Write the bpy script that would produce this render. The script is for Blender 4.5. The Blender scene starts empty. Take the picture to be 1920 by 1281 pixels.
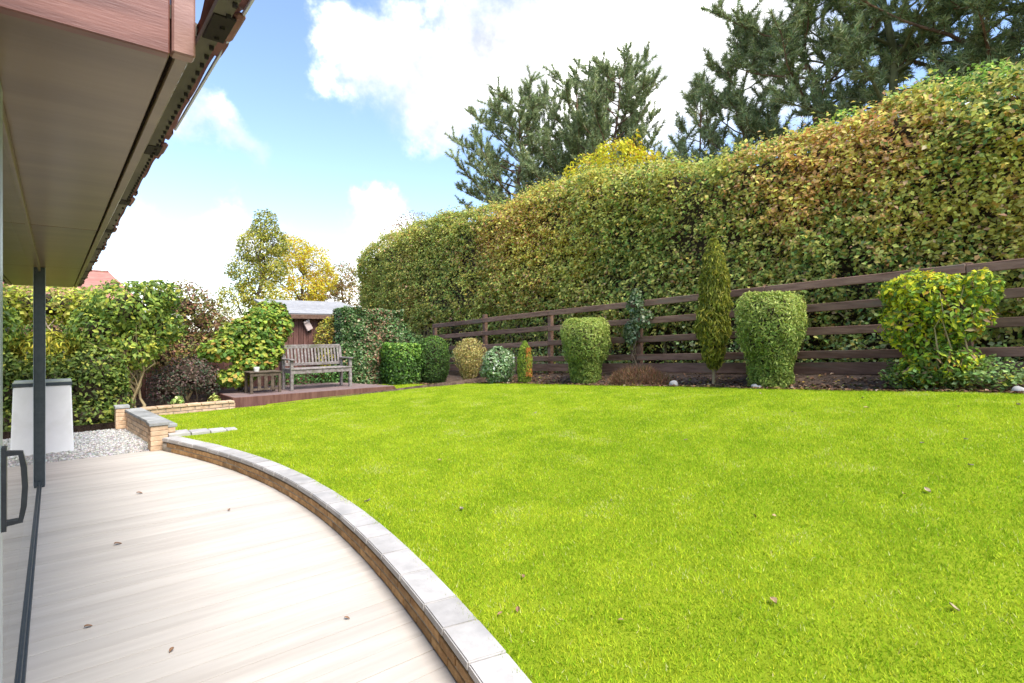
import bpy, bmesh, math, random
import numpy as np
from mathutils import Vector, Matrix

random.seed(7)
RNG = np.random.default_rng(7)
SC = bpy.context.scene
COL = SC.collection
R = math.radians

# ------------------------------------------------------------------ camera
YAW = math.atan(857 / 1030)
cam_d = bpy.data.cameras.new('camera')
cam = bpy.data.objects.new('camera', cam_d)
COL.objects.link(cam)
cam.location = (0, 0, 1.5)
cam.rotation_euler = (R(90), 0, -YAW)
cam_d.sensor_width = 36
cam_d.lens = 1030 / 1920 * 36
cam_d.shift_y = -18.5 / 1920
cam_d.clip_start = 0.02
cam_d.clip_end = 3000
SC.camera = cam

# ------------------------------------------------------------------ sun, sky, exposure
SUN_EL, SUN_AZ = R(57), math.atan2(0.06, -1.0)      # azimuth as (x, y) = (sin, cos)
sun_dir = Vector((math.sin(SUN_AZ) * math.cos(SUN_EL), math.cos(SUN_AZ) * math.cos(SUN_EL), math.sin(SUN_EL)))
sl = bpy.data.lights.new('sun', 'SUN')
sl.energy = 1.3
sl.angle = R(30)
sl.color = (1.0, 0.95, 0.87)
so = bpy.data.objects.new('sun', sl)
COL.objects.link(so)
so.location = (0, -5, 20)
so.rotation_euler = (-sun_dir).to_track_quat('-Z', 'Y').to_euler()

SC.view_settings.view_transform = 'Standard'
SC.view_settings.look = 'None'
SC.view_settings.gamma = 1
SC.view_settings.use_curve_mapping = False
SC.view_settings.exposure = 2.32

world = bpy.data.worlds.new('World')
SC.world = world
world.use_nodes = True
wn = world.node_tree
for n in list(wn.nodes):
    wn.nodes.remove(n)


def W(t, **k):
    n = wn.nodes.new(t)
    for a, b in k.items():
        setattr(n, a, b)
    return n


sky = W('ShaderNodeTexSky', sky_type='NISHITA', sun_disc=False)
sky.sun_elevation = SUN_EL
sky.sun_rotation = SUN_AZ
sky.air_density = 1.0
sky.dust_density = 0.6
tc = W('ShaderNodeTexCoord')


def wmath(op, a, b=None, clamp=False):
    n = W('ShaderNodeMath', operation=op, use_clamp=clamp)
    for i, x in enumerate((a, b)):
        if x is None:
            continue
        if isinstance(x, (int, float)):
            n.inputs[i].default_value = x
        else:
            wn.links.new(x, n.inputs[i])
    return n.outputs[0]


warp = W('ShaderNodeTexNoise')
warp.inputs['Scale'].default_value = 5.5
warp.inputs['Detail'].default_value = 6
warp.inputs['Roughness'].default_value = 0.62
wn.links.new(tc.outputs['Generated'], warp.inputs['Vector'])
fbm = W('ShaderNodeTexNoise')
fbm.inputs['Scale'].default_value = 3.2
fbm.inputs['Detail'].default_value = 9
fbm.inputs['Roughness'].default_value = 0.6
wn.links.new(tc.outputs['Generated'], fbm.inputs['Vector'])
# cumulus banks: (azimuth from +Y clockwise deg, elevation deg, angular size, weight)
BANKS = [(28, 26, .20, .62), (38, 26, .22, .62), (48, 25, .25, .62), (58, 24, .25, .62), (66, 28, .26, .6), (23, 26, .10, .5),
         (12.5, 17.5, .085, .62), (8, 18, .075, .5), (31, 21, .08, .28),
         (5, 8, .10, .62), (14, 9.0, .10, .7), (19, 8, .08, .5), (27, 10.5, .10, .75), (24, 4, .13, .6), (33, 7, .11, .6), (10, 2, .17, .6),
         (-8, 6, .2, .7), (-25, 14, .24, .7), (-50, 8, .25, .75), (-75, 30, .3, .7), (-110, 12, .3, .7), (-140, 35, .35, .7),
         (175, 15, .3, .7), (150, 40, .35, .7), (120, 14, .3, .7), (95, 24, .28, .7), (80, 10, .25, .7), (60, 55, .35, .6), (-40, 55, .35, .6)]
tot = wmath('MULTIPLY', fbm.outputs['Fac'], 1.15)
dirn = W('ShaderNodeVectorMath', operation='NORMALIZE')
wn.links.new(tc.outputs['Generated'], dirn.inputs[0])
wsub = W('ShaderNodeVectorMath', operation='SUBTRACT')
wn.links.new(warp.outputs['Color'], wsub.inputs[0])
wsub.inputs[1].default_value = (.5, .5, .5)
wsc = W('ShaderNodeVectorMath', operation='SCALE')
wn.links.new(wsub.outputs[0], wsc.inputs[0])
wsc.inputs['Scale'].default_value = 0.22
wad = W('ShaderNodeVectorMath', operation='ADD')
wn.links.new(dirn.outputs[0], wad.inputs[0])
wn.links.new(wsc.outputs[0], wad.inputs[1])
for az, el, rad, wt in BANKS:
    a, e = R(az), R(el)
    d = W('ShaderNodeVectorMath', operation='DISTANCE')
    wn.links.new(wad.outputs[0], d.inputs[0])
    d.inputs[1].default_value = (math.sin(a) * math.cos(e), math.cos(a) * math.cos(e), math.sin(e))
    mr = W('ShaderNodeMapRange', interpolation_type='SMOOTHSTEP')
    wn.links.new(d.outputs['Value'], mr.inputs['Value'])
    mr.inputs['From Min'].default_value = 0
    mr.inputs['From Max'].default_value = rad
    mr.inputs['To Min'].default_value = wt
    mr.inputs['To Max'].default_value = 0
    tot = wmath('ADD', tot, mr.outputs[0])
mask = W('ShaderNodeMapRange', interpolation_type='SMOOTHSTEP')
wn.links.new(tot, mask.inputs['Value'])
mask.inputs['From Min'].default_value = 0.74
mask.inputs['From Max'].default_value = 1.42
# cloud colour: bright white, slightly grey-blue in thick undersides
cr = W('ShaderNodeValToRGB')
cr.color_ramp.elements[0].position = 0.33
cr.color_ramp.elements[0].color = (1.3, 1.37, 1.5, 1)
_e = cr.color_ramp.elements.new(.47)
_e.color = (2.1, 2.12, 2.16, 1)
cr.color_ramp.elements[2].position = 0.62
cr.color_ramp.elements[2].color = (6.0, 5.9, 5.8, 1)
wn.links.new(warp.outputs['Fac'], cr.inputs['Fac'])
skyg = W('ShaderNodeMix', data_type='RGBA', blend_type='MULTIPLY')
skyg.inputs['Factor'].default_value = 1
wn.links.new(sky.outputs['Color'], skyg.inputs['A'])
skyg.inputs['B'].default_value = (.50, .50, .53, 1)
mix = W('ShaderNodeMix', data_type='RGBA')
wn.links.new(mask.outputs[0], mix.inputs['Factor'])
wn.links.new(skyg.outputs['Result'], mix.inputs['A'])
wn.links.new(cr.outputs['Color'], mix.inputs['B'])
bg = W('ShaderNodeBackground')
bg.inputs['Strength'].default_value = 0.13
wn.links.new(mix.outputs['Result'], bg.inputs['Color'])
wo = W('ShaderNodeOutputWorld')
wn.links.new(bg.outputs[0], wo.inputs['Surface'])


# ------------------------------------------------------------------ helpers
def tag(o, label=None, cat=None, group=None, kind=None):
    if label:
        o['label'] = label
    if cat:
        o['category'] = cat
    if group:
        o['group'] = group
    if kind:
        o['kind'] = kind
    return o


def empty(name, loc=(0, 0, 0), rz=0, label=None, cat=None, group=None):
    o = bpy.data.objects.new(name, None)
    COL.objects.link(o)
    o.location = loc
    o.rotation_euler = (0, 0, rz)
    o.empty_display_size = 0.2
    return tag(o, label, cat, group)


def link(name, me, mat, parent=None, loc=None, rot=None):
    if mat is not None and not me.materials:
        me.materials.append(mat)
    o = bpy.data.objects.new(name, me)
    COL.objects.link(o)
    if parent is not None:
        o.parent = parent
    if loc is not None:
        o.location = loc
    if rot is not None:
        o.rotation_euler = rot
    return o


def bm_box(bm, x0, x1, y0, y1, z0, z1, M=None):
    vs = [bm.verts.new((x, y, z)) for x in (x0, x1) for y in (y0, y1) for z in (z0, z1)]
    for f in ((0, 1, 3, 2), (4, 6, 7, 5), (0, 4, 5, 1), (2, 3, 7, 6), (0, 2, 6, 4), (1, 5, 7, 3)):
        bm.faces.new([vs[i] for i in f])
    if M is not None:
        for v in vs:
            v.co = M @ v.co
    return vs


def box_mesh(name, dx, dy, dz, bev=0.0, seg=1, centre=(0, 0, 0)):
    bm = bmesh.new()
    cx, cy, cz = centre
    bm_box(bm, cx - dx / 2, cx + dx / 2, cy - dy / 2, cy + dy / 2, cz - dz / 2, cz + dz / 2)
    if bev > 0:
        bmesh.ops.bevel(bm, geom=bm.edges[:], offset=bev, segments=seg, affect='EDGES', profile=0.5)
    bmesh.ops.recalc_face_normals(bm, faces=bm.faces[:])
    me = bpy.data.meshes.new(name)
    bm.to_mesh(me)
    bm.free()
    return me


def bar(name, a, b, w, h, mat, parent, bev=0.004, up=(0, 0, 1)):
    """a beam between two points (in parent space), w wide, h high"""
    a, b = Vector(a), Vector(b)
    d = b - a
    me = box_mesh(name, d.length, w, h, bev)
    x = d.normalized()
    y = Vector(up).cross(x).normalized()
    z = x.cross(y)
    M = Matrix((x, y, z)).transposed().to_4x4()
    M.translation = (a + b) / 2
    me.transform(M)
    return link(name, me, mat, parent)


def bx(name, x0, x1, y0, y1, z0, z1, mat, parent=None, bev=0.003):
    me = box_mesh(name, x1 - x0, y1 - y0, z1 - z0, bev, 1, ((x0 + x1) / 2, (y0 + y1) / 2, (z0 + z1) / 2))
    return link(name, me, mat, parent)


def raw_mesh(name, V, Fa, cols=None, smooth=False):
    V = np.asarray(V, dtype=np.float32)
    Fa = np.asarray(Fa, dtype=np.int32)
    me = bpy.data.meshes.new(name)
    k = Fa.shape[1]
    me.vertices.add(len(V))
    me.vertices.foreach_set('co', V.ravel())
    me.loops.add(Fa.size)
    me.loops.foreach_set('vertex_index', Fa.ravel())
    me.polygons.add(len(Fa))
    me.polygons.foreach_set('loop_start', np.arange(0, Fa.size, k, dtype=np.int32))
    me.polygons.foreach_set('loop_total', np.full(len(Fa), k, dtype=np.int32))
    if smooth:
        me.polygons.foreach_set('use_smooth', np.ones(len(Fa), dtype=bool))
    if cols is not None:
        at = me.color_attributes.new('Col', 'FLOAT_COLOR', 'POINT')
        c = np.ones((len(V), 4), dtype=np.float32)
        c[:, :3] = cols
        at.data.foreach_set('color', c.ravel())
    me.update()
    return me


_perm = np.random.default_rng(3).random((64, 64, 64)).astype(np.float32)


def vnoise(P, scale=1.0, seed=0):
    """smooth value noise 0..1"""
    p = np.asarray(P, dtype=np.float64) * scale + seed * 17.31
    i = np.floor(p).astype(int)
    f = p - i
    f = f * f * (3 - 2 * f)
    out = 0
    for dx in (0, 1):
        for dy in (0, 1):
            for dz in (0, 1):
                w = (f[:, 0] if dx else 1 - f[:, 0]) * (f[:, 1] if dy else 1 - f[:, 1]) * (f[:, 2] if dz else 1 - f[:, 2])
                out = out + w * _perm[(i[:, 0] + dx) % 64, (i[:, 1] + dy) % 64, (i[:, 2] + dz) % 64]
    return out


def fbmn(P, scale=1.0, seed=0, oct=3):
    t, a, n = 0, .5, 0
    for k in range(oct):
        t = t + a * vnoise(P, scale * 2 ** k, seed + k)
        n += a
        a *= .5
    return t / n


def unit(v):
    return v / np.maximum(np.linalg.norm(v, axis=1, keepdims=True), 1e-9)


def leaf_mesh(name, P, N, size, cols, aspect=0.55, fold=0.12, tdir=None, tjit=1.0, sizevar=0.35):
    """folded diamond leaves, one per point; N = facing, tdir = preferred tip direction"""
    n = len(P)
    s = size * (1 + sizevar * (RNG.random(n) * 2 - 1))
    N = unit(N)
    t = RNG.normal(size=(n, 3)) * tjit
    if tdir is not None:
        t = t + np.asarray(tdir)
    t = t - N * np.sum(t * N, axis=1, keepdims=True)
    t = unit(t)
    b = np.cross(N, t)
    s3 = s[:, None]
    w = s3 * aspect * .5
    V = np.empty((n, 4, 3), dtype=np.float32)
    V[:, 0] = P - t * s3 * .5
    V[:, 1] = P + b * w + N * s3 * fold - t * s3 * .05
    V[:, 2] = P + t * s3 * .5 - N * s3 * fold * .8
    V[:, 3] = P - b * w + N * s3 * fold - t * s3 * .05
    i = np.arange(n)[:, None] * 4
    Fa = np.concatenate([i + np.array([[0, 1, 2]]), i + np.array([[0, 2, 3]])], axis=0)
    return raw_mesh(name, V.reshape(-1, 3), Fa, np.repeat(cols, 4, axis=0))


def needle_mesh(name, P, D, length, width, cols):
    n = len(P)
    D = unit(D)
    q = unit(np.cross(D, RNG.normal(size=(n, 3))))
    L = length * (0.75 + 0.5 * RNG.random(n))[:, None]
    V = np.empty((n, 3, 3), dtype=np.float32)
    V[:, 0] = P - q * width * .5
    V[:, 1] = P + q * width * .5
    V[:, 2] = P + D * L
    Fa = np.arange(n * 3).reshape(n, 3)
    return raw_mesh(name, V.reshape(-1, 3), Fa, np.repeat(cols, 3, axis=0))


def palette(n, cols, wts, jit=0.18, gain=1.95):
    """random leaf colours out of a weighted list"""
    cols = np.array(cols)
    wts = np.asarray(wts, dtype=float)
    if wts.ndim == 1:
        wts = np.repeat(wts[None], n, axis=0)
    wts = np.clip(wts, 1e-5, None)
    cum = np.cumsum(wts, axis=1)
    cum /= cum[:, -1:]
    k = (RNG.random(n)[:, None] > cum).sum(axis=1).clip(0, len(cols) - 1)
    c = cols[k]
    c = c * (1 + jit * RNG.normal(size=(n, 1))) * (1 + .06 * RNG.normal(size=(n, 3)))
    return np.clip(c * gain, .004, .75)


def tubes(name, paths, sides=7):
    """joined tapered tubes; paths = [(points, radii), ...]"""
    V, Fq = [], []
    for pts, rad in paths:
        pts = [Vector(p) for p in pts]
        base = len(V)
        for k, p in enumerate(pts):
            d = (pts[min(k + 1, len(pts) - 1)] - pts[max(k - 1, 0)]).normalized()
            a = d.cross(Vector((0.31, 0.87, 0.12))).normalized()
            b = d.cross(a)
            r = rad[k]
            for j in range(sides):
                th = 2 * math.pi * j / sides
                V.append(p + a * (r * math.cos(th)) + b * (r * math.sin(th)))
        for k in range(len(pts) - 1):
            for j in range(sides):
                j2 = (j + 1) % sides
                Fq.append((base + k * sides + j, base + k * sides + j2, base + (k + 1) * sides + j2, base + (k + 1) * sides + j))
    return raw_mesh(name, V, Fq, smooth=True)


def wander(a, b, n, amp):
    a, b = np.array(a, float), np.array(b, float)
    L = np.linalg.norm(b - a)
    out = []
    for k in range(n + 1):
        t = k / n
        p = a + (b - a) * t
        if 0 < k:
            p = p + RNG.normal(size=3) * amp * L * math.sin(math.pi * min(t, .9))
        out.append(tuple(p))
    return out


# ------------------------------------------------------------------ materials
def mat(name):
    m = bpy.data.materials.new(name)
    m.use_nodes = True
    nt = m.node_tree
    return m, nt, nt.nodes['Principled BSDF']


def surf(name, c1, c2, scale=6.0, rough=0.7, stretch=(1, 1, 1), bump=0.0, bscale=60.0, rnd=0.0, detail=6, coord='Object', lo=.35, hi=.65, spec=.3,
         c3=None, s3=1.3, lo3=.55, hi3=.75, bdist=.004):
    """two-tone noise surface with per-object brightness variation and bump; optional third stain colour"""
    m, nt, p = mat(name)
    L = nt.links.new
    t = nt.nodes.new('ShaderNodeTexCoord')
    mp = nt.nodes.new('ShaderNodeMapping')
    mp.inputs['Scale'].default_value = stretch
    L(t.outputs[coord], mp.inputs['Vector'])
    oi = nt.nodes.new('ShaderNodeObjectInfo')
    # shift the pattern per object so pieces do not repeat
    off = nt.nodes.new('ShaderNodeVectorMath')
    off.operation = 'MULTIPLY_ADD'
    cmb = nt.nodes.new('ShaderNodeCombineXYZ')
    for k in range(3):
        L(oi.outputs['Random'], cmb.inputs[k])
    L(cmb.outputs[0], off.inputs[0])
    off.inputs[1].default_value = (37, 53, 71)
    L(mp.outputs[0], off.inputs[2])
    vec = off.outputs[0]
    n = nt.nodes.new('ShaderNodeTexNoise')
    n.inputs['Scale'].default_value = scale
    n.inputs['Detail'].default_value = detail
    n.inputs['Roughness'].default_value = .6
    L(vec, n.inputs['Vector'])
    cr = nt.nodes.new('ShaderNodeValToRGB')
    cr.color_ramp.elements[0].position = lo
    cr.color_ramp.elements[0].color = (*c1, 1)
    cr.color_ramp.elements[1].position = hi
    cr.color_ramp.elements[1].color = (*c2, 1)
    L(n.outputs['Fac'], cr.inputs['Fac'])
    out = cr.outputs['Color']
    if c3 is not None:
        n3 = nt.nodes.new('ShaderNodeTexNoise')
        n3.inputs['Scale'].default_value = s3
        n3.inputs['Detail'].default_value = 5
        L(vec, n3.inputs['Vector'])
        r3 = nt.nodes.new('ShaderNodeMapRange')
        r3.inputs['From Min'].default_value = lo3
        r3.inputs['From Max'].default_value = hi3
        L(n3.outputs['Fac'], r3.inputs['Value'])
        mx = nt.nodes.new('ShaderNodeMix')
        mx.data_type = 'RGBA'
        L(r3.outputs[0], mx.inputs['Factor'])
        L(out, mx.inputs['A'])
        mx.inputs['B'].default_value = (*c3, 1)
        out = mx.outputs['Result']
    if rnd > 0:
        hs = nt.nodes.new('ShaderNodeHueSaturation')
        mr = nt.nodes.new('ShaderNodeMapRange')
        mr.inputs['To Min'].default_value = 1 - rnd
        mr.inputs['To Max'].default_value = 1 + rnd
        L(oi.outputs['Random'], mr.inputs['Value'])
        L(mr.outputs[0], hs.inputs['Value'])
        L(out, hs.inputs['Color'])
        out = hs.outputs['Color']
    L(out, p.inputs['Base Color'])
    p.inputs['Roughness'].default_value = rough
    p.inputs['Specular IOR Level'].default_value = spec
    if bump > 0:
        nb = nt.nodes.new('ShaderNodeTexNoise')
        nb.inputs['Scale'].default_value = bscale
        nb.inputs['Detail'].default_value = 4
        L(vec, nb.inputs['Vector'])
        bp = nt.nodes.new('ShaderNodeBump')
        bp.inputs['Strength'].default_value = bump
        bp.inputs['Distance'].default_value = bdist
        L(nb.outputs['Fac'], bp.inputs['Height'])
        L(bp.outputs[0], p.inputs['Normal'])
    return m


def leafmat(name, transl=0.3, rough=0.55, spec=.25):
    m, nt, p = mat(name)
    a = nt.nodes.new('ShaderNodeVertexColor')
    a.layer_name = 'Col'
    nt.links.new(a.outputs['Color'], p.inputs['Base Color'])
    p.inputs['Roughness'].default_value = rough
    p.inputs['Specular IOR Level'].default_value = spec
    tr = nt.nodes.new('ShaderNodeBsdfTranslucent')
    nt.links.new(a.outputs['Color'], tr.inputs['Color'])
    mx = nt.nodes.new('ShaderNodeMixShader')
    mx.inputs['Fac'].default_value = transl
    nt.links.new(p.outputs[0], mx.inputs[1])
    nt.links.new(tr.outputs[0], mx.inputs[2])
    nt.links.new(mx.outputs[0], nt.nodes['Material Output'].inputs['Surface'])
    return m


LEAF = leafmat('leaf', .38)
LEAFG = leafmat('glossy leaf', .25, .5, .28)
NEEDLE = leafmat('needle', .15, .6, .2)
GRASS = leafmat('grass blade', .35, .8, .04)
DRY = leafmat('dry leaf', .15, .8, .1)

BARK = surf('bark', (.07, .05, .035), (.2, .15, .1), 9, .9, (1, 1, .25), .8, 40, bdist=.01)
PINEBARK = surf('pine bark', (.10, .06, .04), (.30, .17, .10), 7, .9, (1, 1, .4), .8, 30, bdist=.02)
PALEBARK = surf('pale stem bark', (.22, .16, .08), (.42, .33, .18), 12, .85, (1, 1, .3), .5, 50)
TWIG = surf('twig core', (.04, .03, .02), (.10, .07, .045), 12, .95, bump=1, bscale=20, bdist=.03)
FENCEWOOD = surf('brown stained timber', (.135, .072, .048), (.26, .155, .108), 5, .75, (4, .5, 4), .5, 60, rnd=.22, c3=(.16, .14, .10), s3=2.2, lo3=.55, hi3=.8)
SHEDWOOD = surf('brown shed board', (.10, .042, .032), (.17, .082, .064), 6, .75, (4, 4, .4), .4, 60, rnd=.2)
DECKWOOD = surf('brown deck board', (.17, .115, .105), (.29, .21, .195), 6, .6, (.5, 4, 4), .3, 60, rnd=.18)
BENCHWOOD = surf('weathered bench teak', (.16, .13, .115), (.34, .30, .28), 9, .8, (2, 2, 2), .4, 70, rnd=.12, c3=(.14, .15, .09), s3=3)
PATIO = surf('bleached decking', (.49, .44, .38), (.565, .515, .45), 5, .75, (.22, 2.6, 1), .25, 55, rnd=.045, c3=(.37, .33, .285), s3=1.2, lo3=.56, hi3=.86)
PATIOB = surf('pale bedding under decking', (.22, .20, .18), (.30, .27, .24), 8, .9)
BRICK = surf('buff brick', (.30, .16, .065), (.50, .31, .14), 14, .9, bump=.7, bscale=90, rnd=.28, c3=(.17, .12, .07), s3=4, lo3=.58, hi3=.75)
BRICKL = surf('pale buff brick', (.50, .33, .20), (.68, .50, .33), 14, .9, bump=.6, bscale=90, rnd=.18)
MORTAR = surf('mortar', (.22, .19, .15), (.34, .30, .25), 30, .95, bump=.6, bscale=120)
COPING = surf('pale coping stone', (.385, .365, .34), (.49, .465, .435), 7, .8, bump=.35, bscale=60, rnd=.12, c3=(.29, .28, .265), s3=3.0, lo3=.56, hi3=.78)
COPINGD = surf('grey coping stone', (.25, .25, .235), (.37, .37, .35), 7, .85, bump=.4, bscale=60, rnd=.2)
SOIL = surf('bed soil', (.05, .032, .022), (.15, .10, .07), 9, .95, bump=1, bscale=40, bdist=.03, c3=(.2, .14, .09), s3=5)
LAWNB = surf('lawn thatch', (.16, .23, .010), (.25, .31, .018), 2.2, .95, bump=.8, bscale=90, bdist=.01, spec=.05)
GROUND = surf('meadow ground', (.06, .09, .02), (.13, .15, .05), .2, .95)
GRAVEL = surf('gravel stone', (.38, .36, .34), (.66, .64, .62), 3, .9, rnd=.25)
GRAVELB = surf('gravel bed', (.34, .32, .30), (.60, .58, .56), 40, .95, bump=1, bscale=60, bdist=.02)
SOFFIT = surf('brown soffit board', (.165, .102, .056), (.225, .145, .082), 2.2, .28, (.4, 3, 1), .10, 14, rnd=.07, spec=.38, bdist=.003)
SOFFITJ = surf('soffit joint shadow gap', (.03, .022, .018), (.045, .032, .025), 8, .9)
FASCIA = surf('red brown fascia timber', (.155, .058, .044), (.28, .115, .085), 6, .42, (.5, 1, 5), .15, 50, rnd=.12, spec=.5)
FASCIAL = surf('pale red brown corner board', (.29, .145, .11), (.39, .21, .165), 6, .42, (1, 1, 3), .15, 50, spec=.5)
TILE = surf('red brown roof tile', (.20, .085, .065), (.36, .17, .14), 8, .7, bump=.4, bscale=50, rnd=.2, c3=(.26, .24, .13), s3=7, lo3=.6, hi3=.7)
TILEU = surf('eave underlay', (.10, .085, .06), (.19, .16, .12), 5, .8, (1, .3, 1), .3, 40)
GLINT = surf('silver grey edge glint', (.5, .48, .52), (.64, .62, .66), 10, .35, spec=.6)  # highlight colour for the glinting tile edge
FRAME = surf('dark grey aluminium', (.035, .045, .052), (.055, .065, .072), 30, .35, spec=.5)
FRAMEL = surf('silver aluminium edge', (.30, .33, .34), (.38, .41, .42), 30, .35, spec=.5)
HANDLE = surf('black handle plastic', (.018, .020, .024), (.030, .033, .038), 30, .38, spec=.5)
WHITE = surf('white render', (.80, .80, .79), (.86, .86, .85), 5, .7, bump=.15, bscale=70, c3=(.70, .70, .66), s3=3)
SLATE = surf('dark slate cap', (.035, .05, .06), (.07, .085, .09), 8, .6)
LEAD = surf('pale green cap top', (.40, .45, .38), (.55, .58, .50), 8, .7)
PLASTER = surf('room plaster', (.30, .29, .27), (.36, .35, .33), 4, .9)
WALLB = surf('house brickwork', (.24, .12, .08), (.36, .20, .13), 9, .9, bump=.5, bscale=40)
FELT = surf('grey roofing felt', (.27, .265, .26), (.36, .355, .35), 8, .85, bump=.4, bscale=80, rnd=.06)
STONEW = surf('white stone', (.34, .32, .29), (.46, .44, .40), 12, .85, bump=.5, bscale=25)
CERAMIC = surf('white ceramic', (.72, .70, .62), (.8, .78, .70), 12, .4)
LAMPC = surf('pale pink lamp housing', (.55, .42, .38), (.64, .52, .48), 12, .5)

# glass: mirror-like at grazing angles, clear face on
GLASS, nt, p = mat('door glass')
nt.nodes.remove(p)
fr = nt.nodes.new('ShaderNodeFresnel')
fr.inputs['IOR'].default_value = 1.55
g1 = nt.nodes.new('ShaderNodeBsdfGlossy')
g1.inputs['Roughness'].default_value = 0.0
g1.inputs['Color'].default_value = (.97, .98, .97, 1)
g2 = nt.nodes.new('ShaderNodeBsdfTransparent')
g2.inputs['Color'].default_value = (.86, .90, .88, 1)
mx = nt.nodes.new('ShaderNodeMixShader')
nt.links.new(fr.outputs[0], mx.inputs[0])
nt.links.new(g2.outputs[0], mx.inputs[1])
nt.links.new(g1.outputs[0], mx.inputs[2])
nt.links.new(mx.outputs[0], nt.nodes['Material Output'].inputs['Surface'])


# ------------------------------------------------------------------ lie of the land
def sstep(t):
    t = np.clip(t, 0, 1)
    return t * t * (3 - 2 * t)


_cpts = np.array([(-2.5, 0.15), (-1.0, .55), (0.0, .80), (1.0, 1.06), (1.95, 1.32), (2.6, 1.47), (3.06, 1.52), (3.7, 1.59), (4.71, 1.63), (5.59, 1.57), (7.01, 1.39), (8.14, 1.02)])
_cy = np.linspace(-2.5, 8.14, 400)
_cf = np.polyfit(_cpts[:, 0], _cpts[:, 1], 4)


def curve_x(y):
    """patio side face of the curved wall"""
    return np.polyval(_cf, y)


def land_h(X, Y):
    X, Y = np.asarray(X, float), np.asarray(Y, float)
    a = np.clip(.71 - .06 * (Y - 1.2), .10, .95)
    h = .135 + a * sstep((X - 1.5) / 6.4) ** .85
    h = h + .2 * sstep((X - 7.7) / .9)
    return h


def LH(x, y):
    return float(land_h(x, y))


def lawn_right(Y):
    Y = np.asarray(Y, float)
    return 7.62 + .05 * np.sin(Y * 1.7) + .03 * np.sin(Y * 4.3 + 1) - 1.1 * sstep((Y - 9.8) / 2.4)


def ribbon(name, rows, material, z_of, parent=None, nx=60):
    """sheet made of rows (y, xl, xr)"""
    V, Fq = [], []
    for y, xl, xr in rows:
        xs = xl + (xr - xl) * (np.linspace(0, 1, nx + 1))
        zs = z_of(xs, np.full(nx + 1, y))
        V.append(np.stack([xs, np.full(nx + 1, y), zs], axis=1))
    V = np.concatenate(V)
    for r in range(len(rows) - 1):
        for i in range(nx):
            a = r * (nx + 1) + i
            Fq.append((a, a + 1, a + nx + 2, a + nx + 1))
    return link(name, raw_mesh(name, V, Fq, smooth=True), material, parent)


# ground to the horizon
bm = bmesh.new()
bmesh.ops.create_grid(bm, x_segments=8, y_segments=8, size=1200)
me = bpy.data.meshes.new('ground')
bm.to_mesh(me)
bm.free()
g = link('ground', me, GROUND, loc=(0, 0, -.22))
tag(g, kind='structure')

WT = .17                     # wall thickness of the curved kerb wall
rows = [(y, float(curve_x(y)) + .06, 60.0) for y in np.arange(-2.4, 8.1, .3)]
rows += [(y, 1.12, 60.0) for y in np.arange(8.14, 10.5, .3)] + [(10.5, 1.12, 60.0), (10.502, -6.0, 60.0)] + [(y, -6.0, 60.0) for y in np.arange(11, 60, 1.0)]


def soil_h(x, y):
    xx = np.minimum(x, 11)
    far = np.clip((x - 11) / 40, 0, 1)
    h = (land_h(xx, y) - .03) * (1 - far) + far * -.15
    P = np.stack([x * 1.0, y, x * 0], axis=1)
    h = h + np.where((x > 7.6) & (x < 12), .035 * (fbmn(P, 4.0, 2) - .5), 0)
    return np.where(x < 1.0, -.02, h)


nonlin = np.unique(np.concatenate([np.linspace(0, .16, 50), np.linspace(.16, 1, 20)]))
V, Fq = [], []
nxx = len(nonlin) - 1
for y, xl, xr in rows:
    xs = xl + (xr - xl) * nonlin
    V.append(np.stack([xs, np.full(nxx + 1, y), soil_h(xs, np.full(nxx + 1, y))], axis=1))
V = np.concatenate(V)
for r in range(len(rows) - 1):
    for i in range(nxx):
        a = r * (nxx + 1) + i
        Fq.append((a, a + 1, a + nxx + 2, a + nxx + 1))
o = link('garden_bed', raw_mesh('garden_bed', V, Fq, smooth=True), SOIL)
tag(o, kind='structure')


def lawn_z(x, y):
    P = np.stack([x, y, x * 0], axis=1)
    return land_h(x, y) + .022 * (fbmn(P, 1.1, 5) - .5)


def lawn_left(y):
    return np.where(np.asarray(y) < 8.14, curve_x(np.minimum(y, 8.14)) + WT - .02, 1.17)


rows = [(y, float(lawn_left(y)), float(lawn_right(y))) for y in np.arange(-2.4, 10.56, .15)]
rows += [(10.57, 3.0, float(lawn_right(10.57)))] + [(y, 3.0, float(lawn_right(y))) for y in np.arange(10.7, 12.3, .15)]
o = ribbon('lawn', rows, LAWNB, lawn_z, nx=90)
tag(o, kind='structure')

# grass blades
n = 1180000
gx = RNG.random(n) * 6.8 + .95
gy = RNG.random(n) * 13.6 - 1.4
# the far end is sparser: single blades no longer show there
keep = RNG.random(n) < np.clip(1.2 - gy * .06, .5, 1)
edge_j = .05 * RNG.random(n)
keep &= (gx > lawn_left(gy) - .035 * RNG.random(n)) & (gx < lawn_right(gy) + edge_j)
keep &= ~((gy > 10.55) & (gx < 5.72)) & (gy < 12.3)
keep &= ~((gx < 1.85) & (gy > 8.2) & (gy < 8.62))
gx, gy = gx[keep], gy[keep]
n = len(gx)
gz = lawn_z(gx, gy)
P = np.stack([gx, gy, gz], axis=1)
P2d = P * [1, 1, 0]
pn, pn2, pn3 = fbmn(P2d, .9, 11), fbmn(P2d, 3.6, 12), fbmn(P2d, 13.0, 15, 2)
q = np.clip(np.clip((pn - .33) / .34, 0, 1) * .40 + np.clip((pn2 - .36) / .28, 0, 1) * .50 + np.clip((pn3 - .3) / .4, 0, 1) * .30 - .10, 0, 1)
wts = np.stack([.05 + 1.2 * (1 - q) ** 1.5, .5 + 0 * q, .05 + 1.1 * q, .03 + .45 * np.clip(pn2 - .62, 0, 1) * 6], axis=1)
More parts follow.
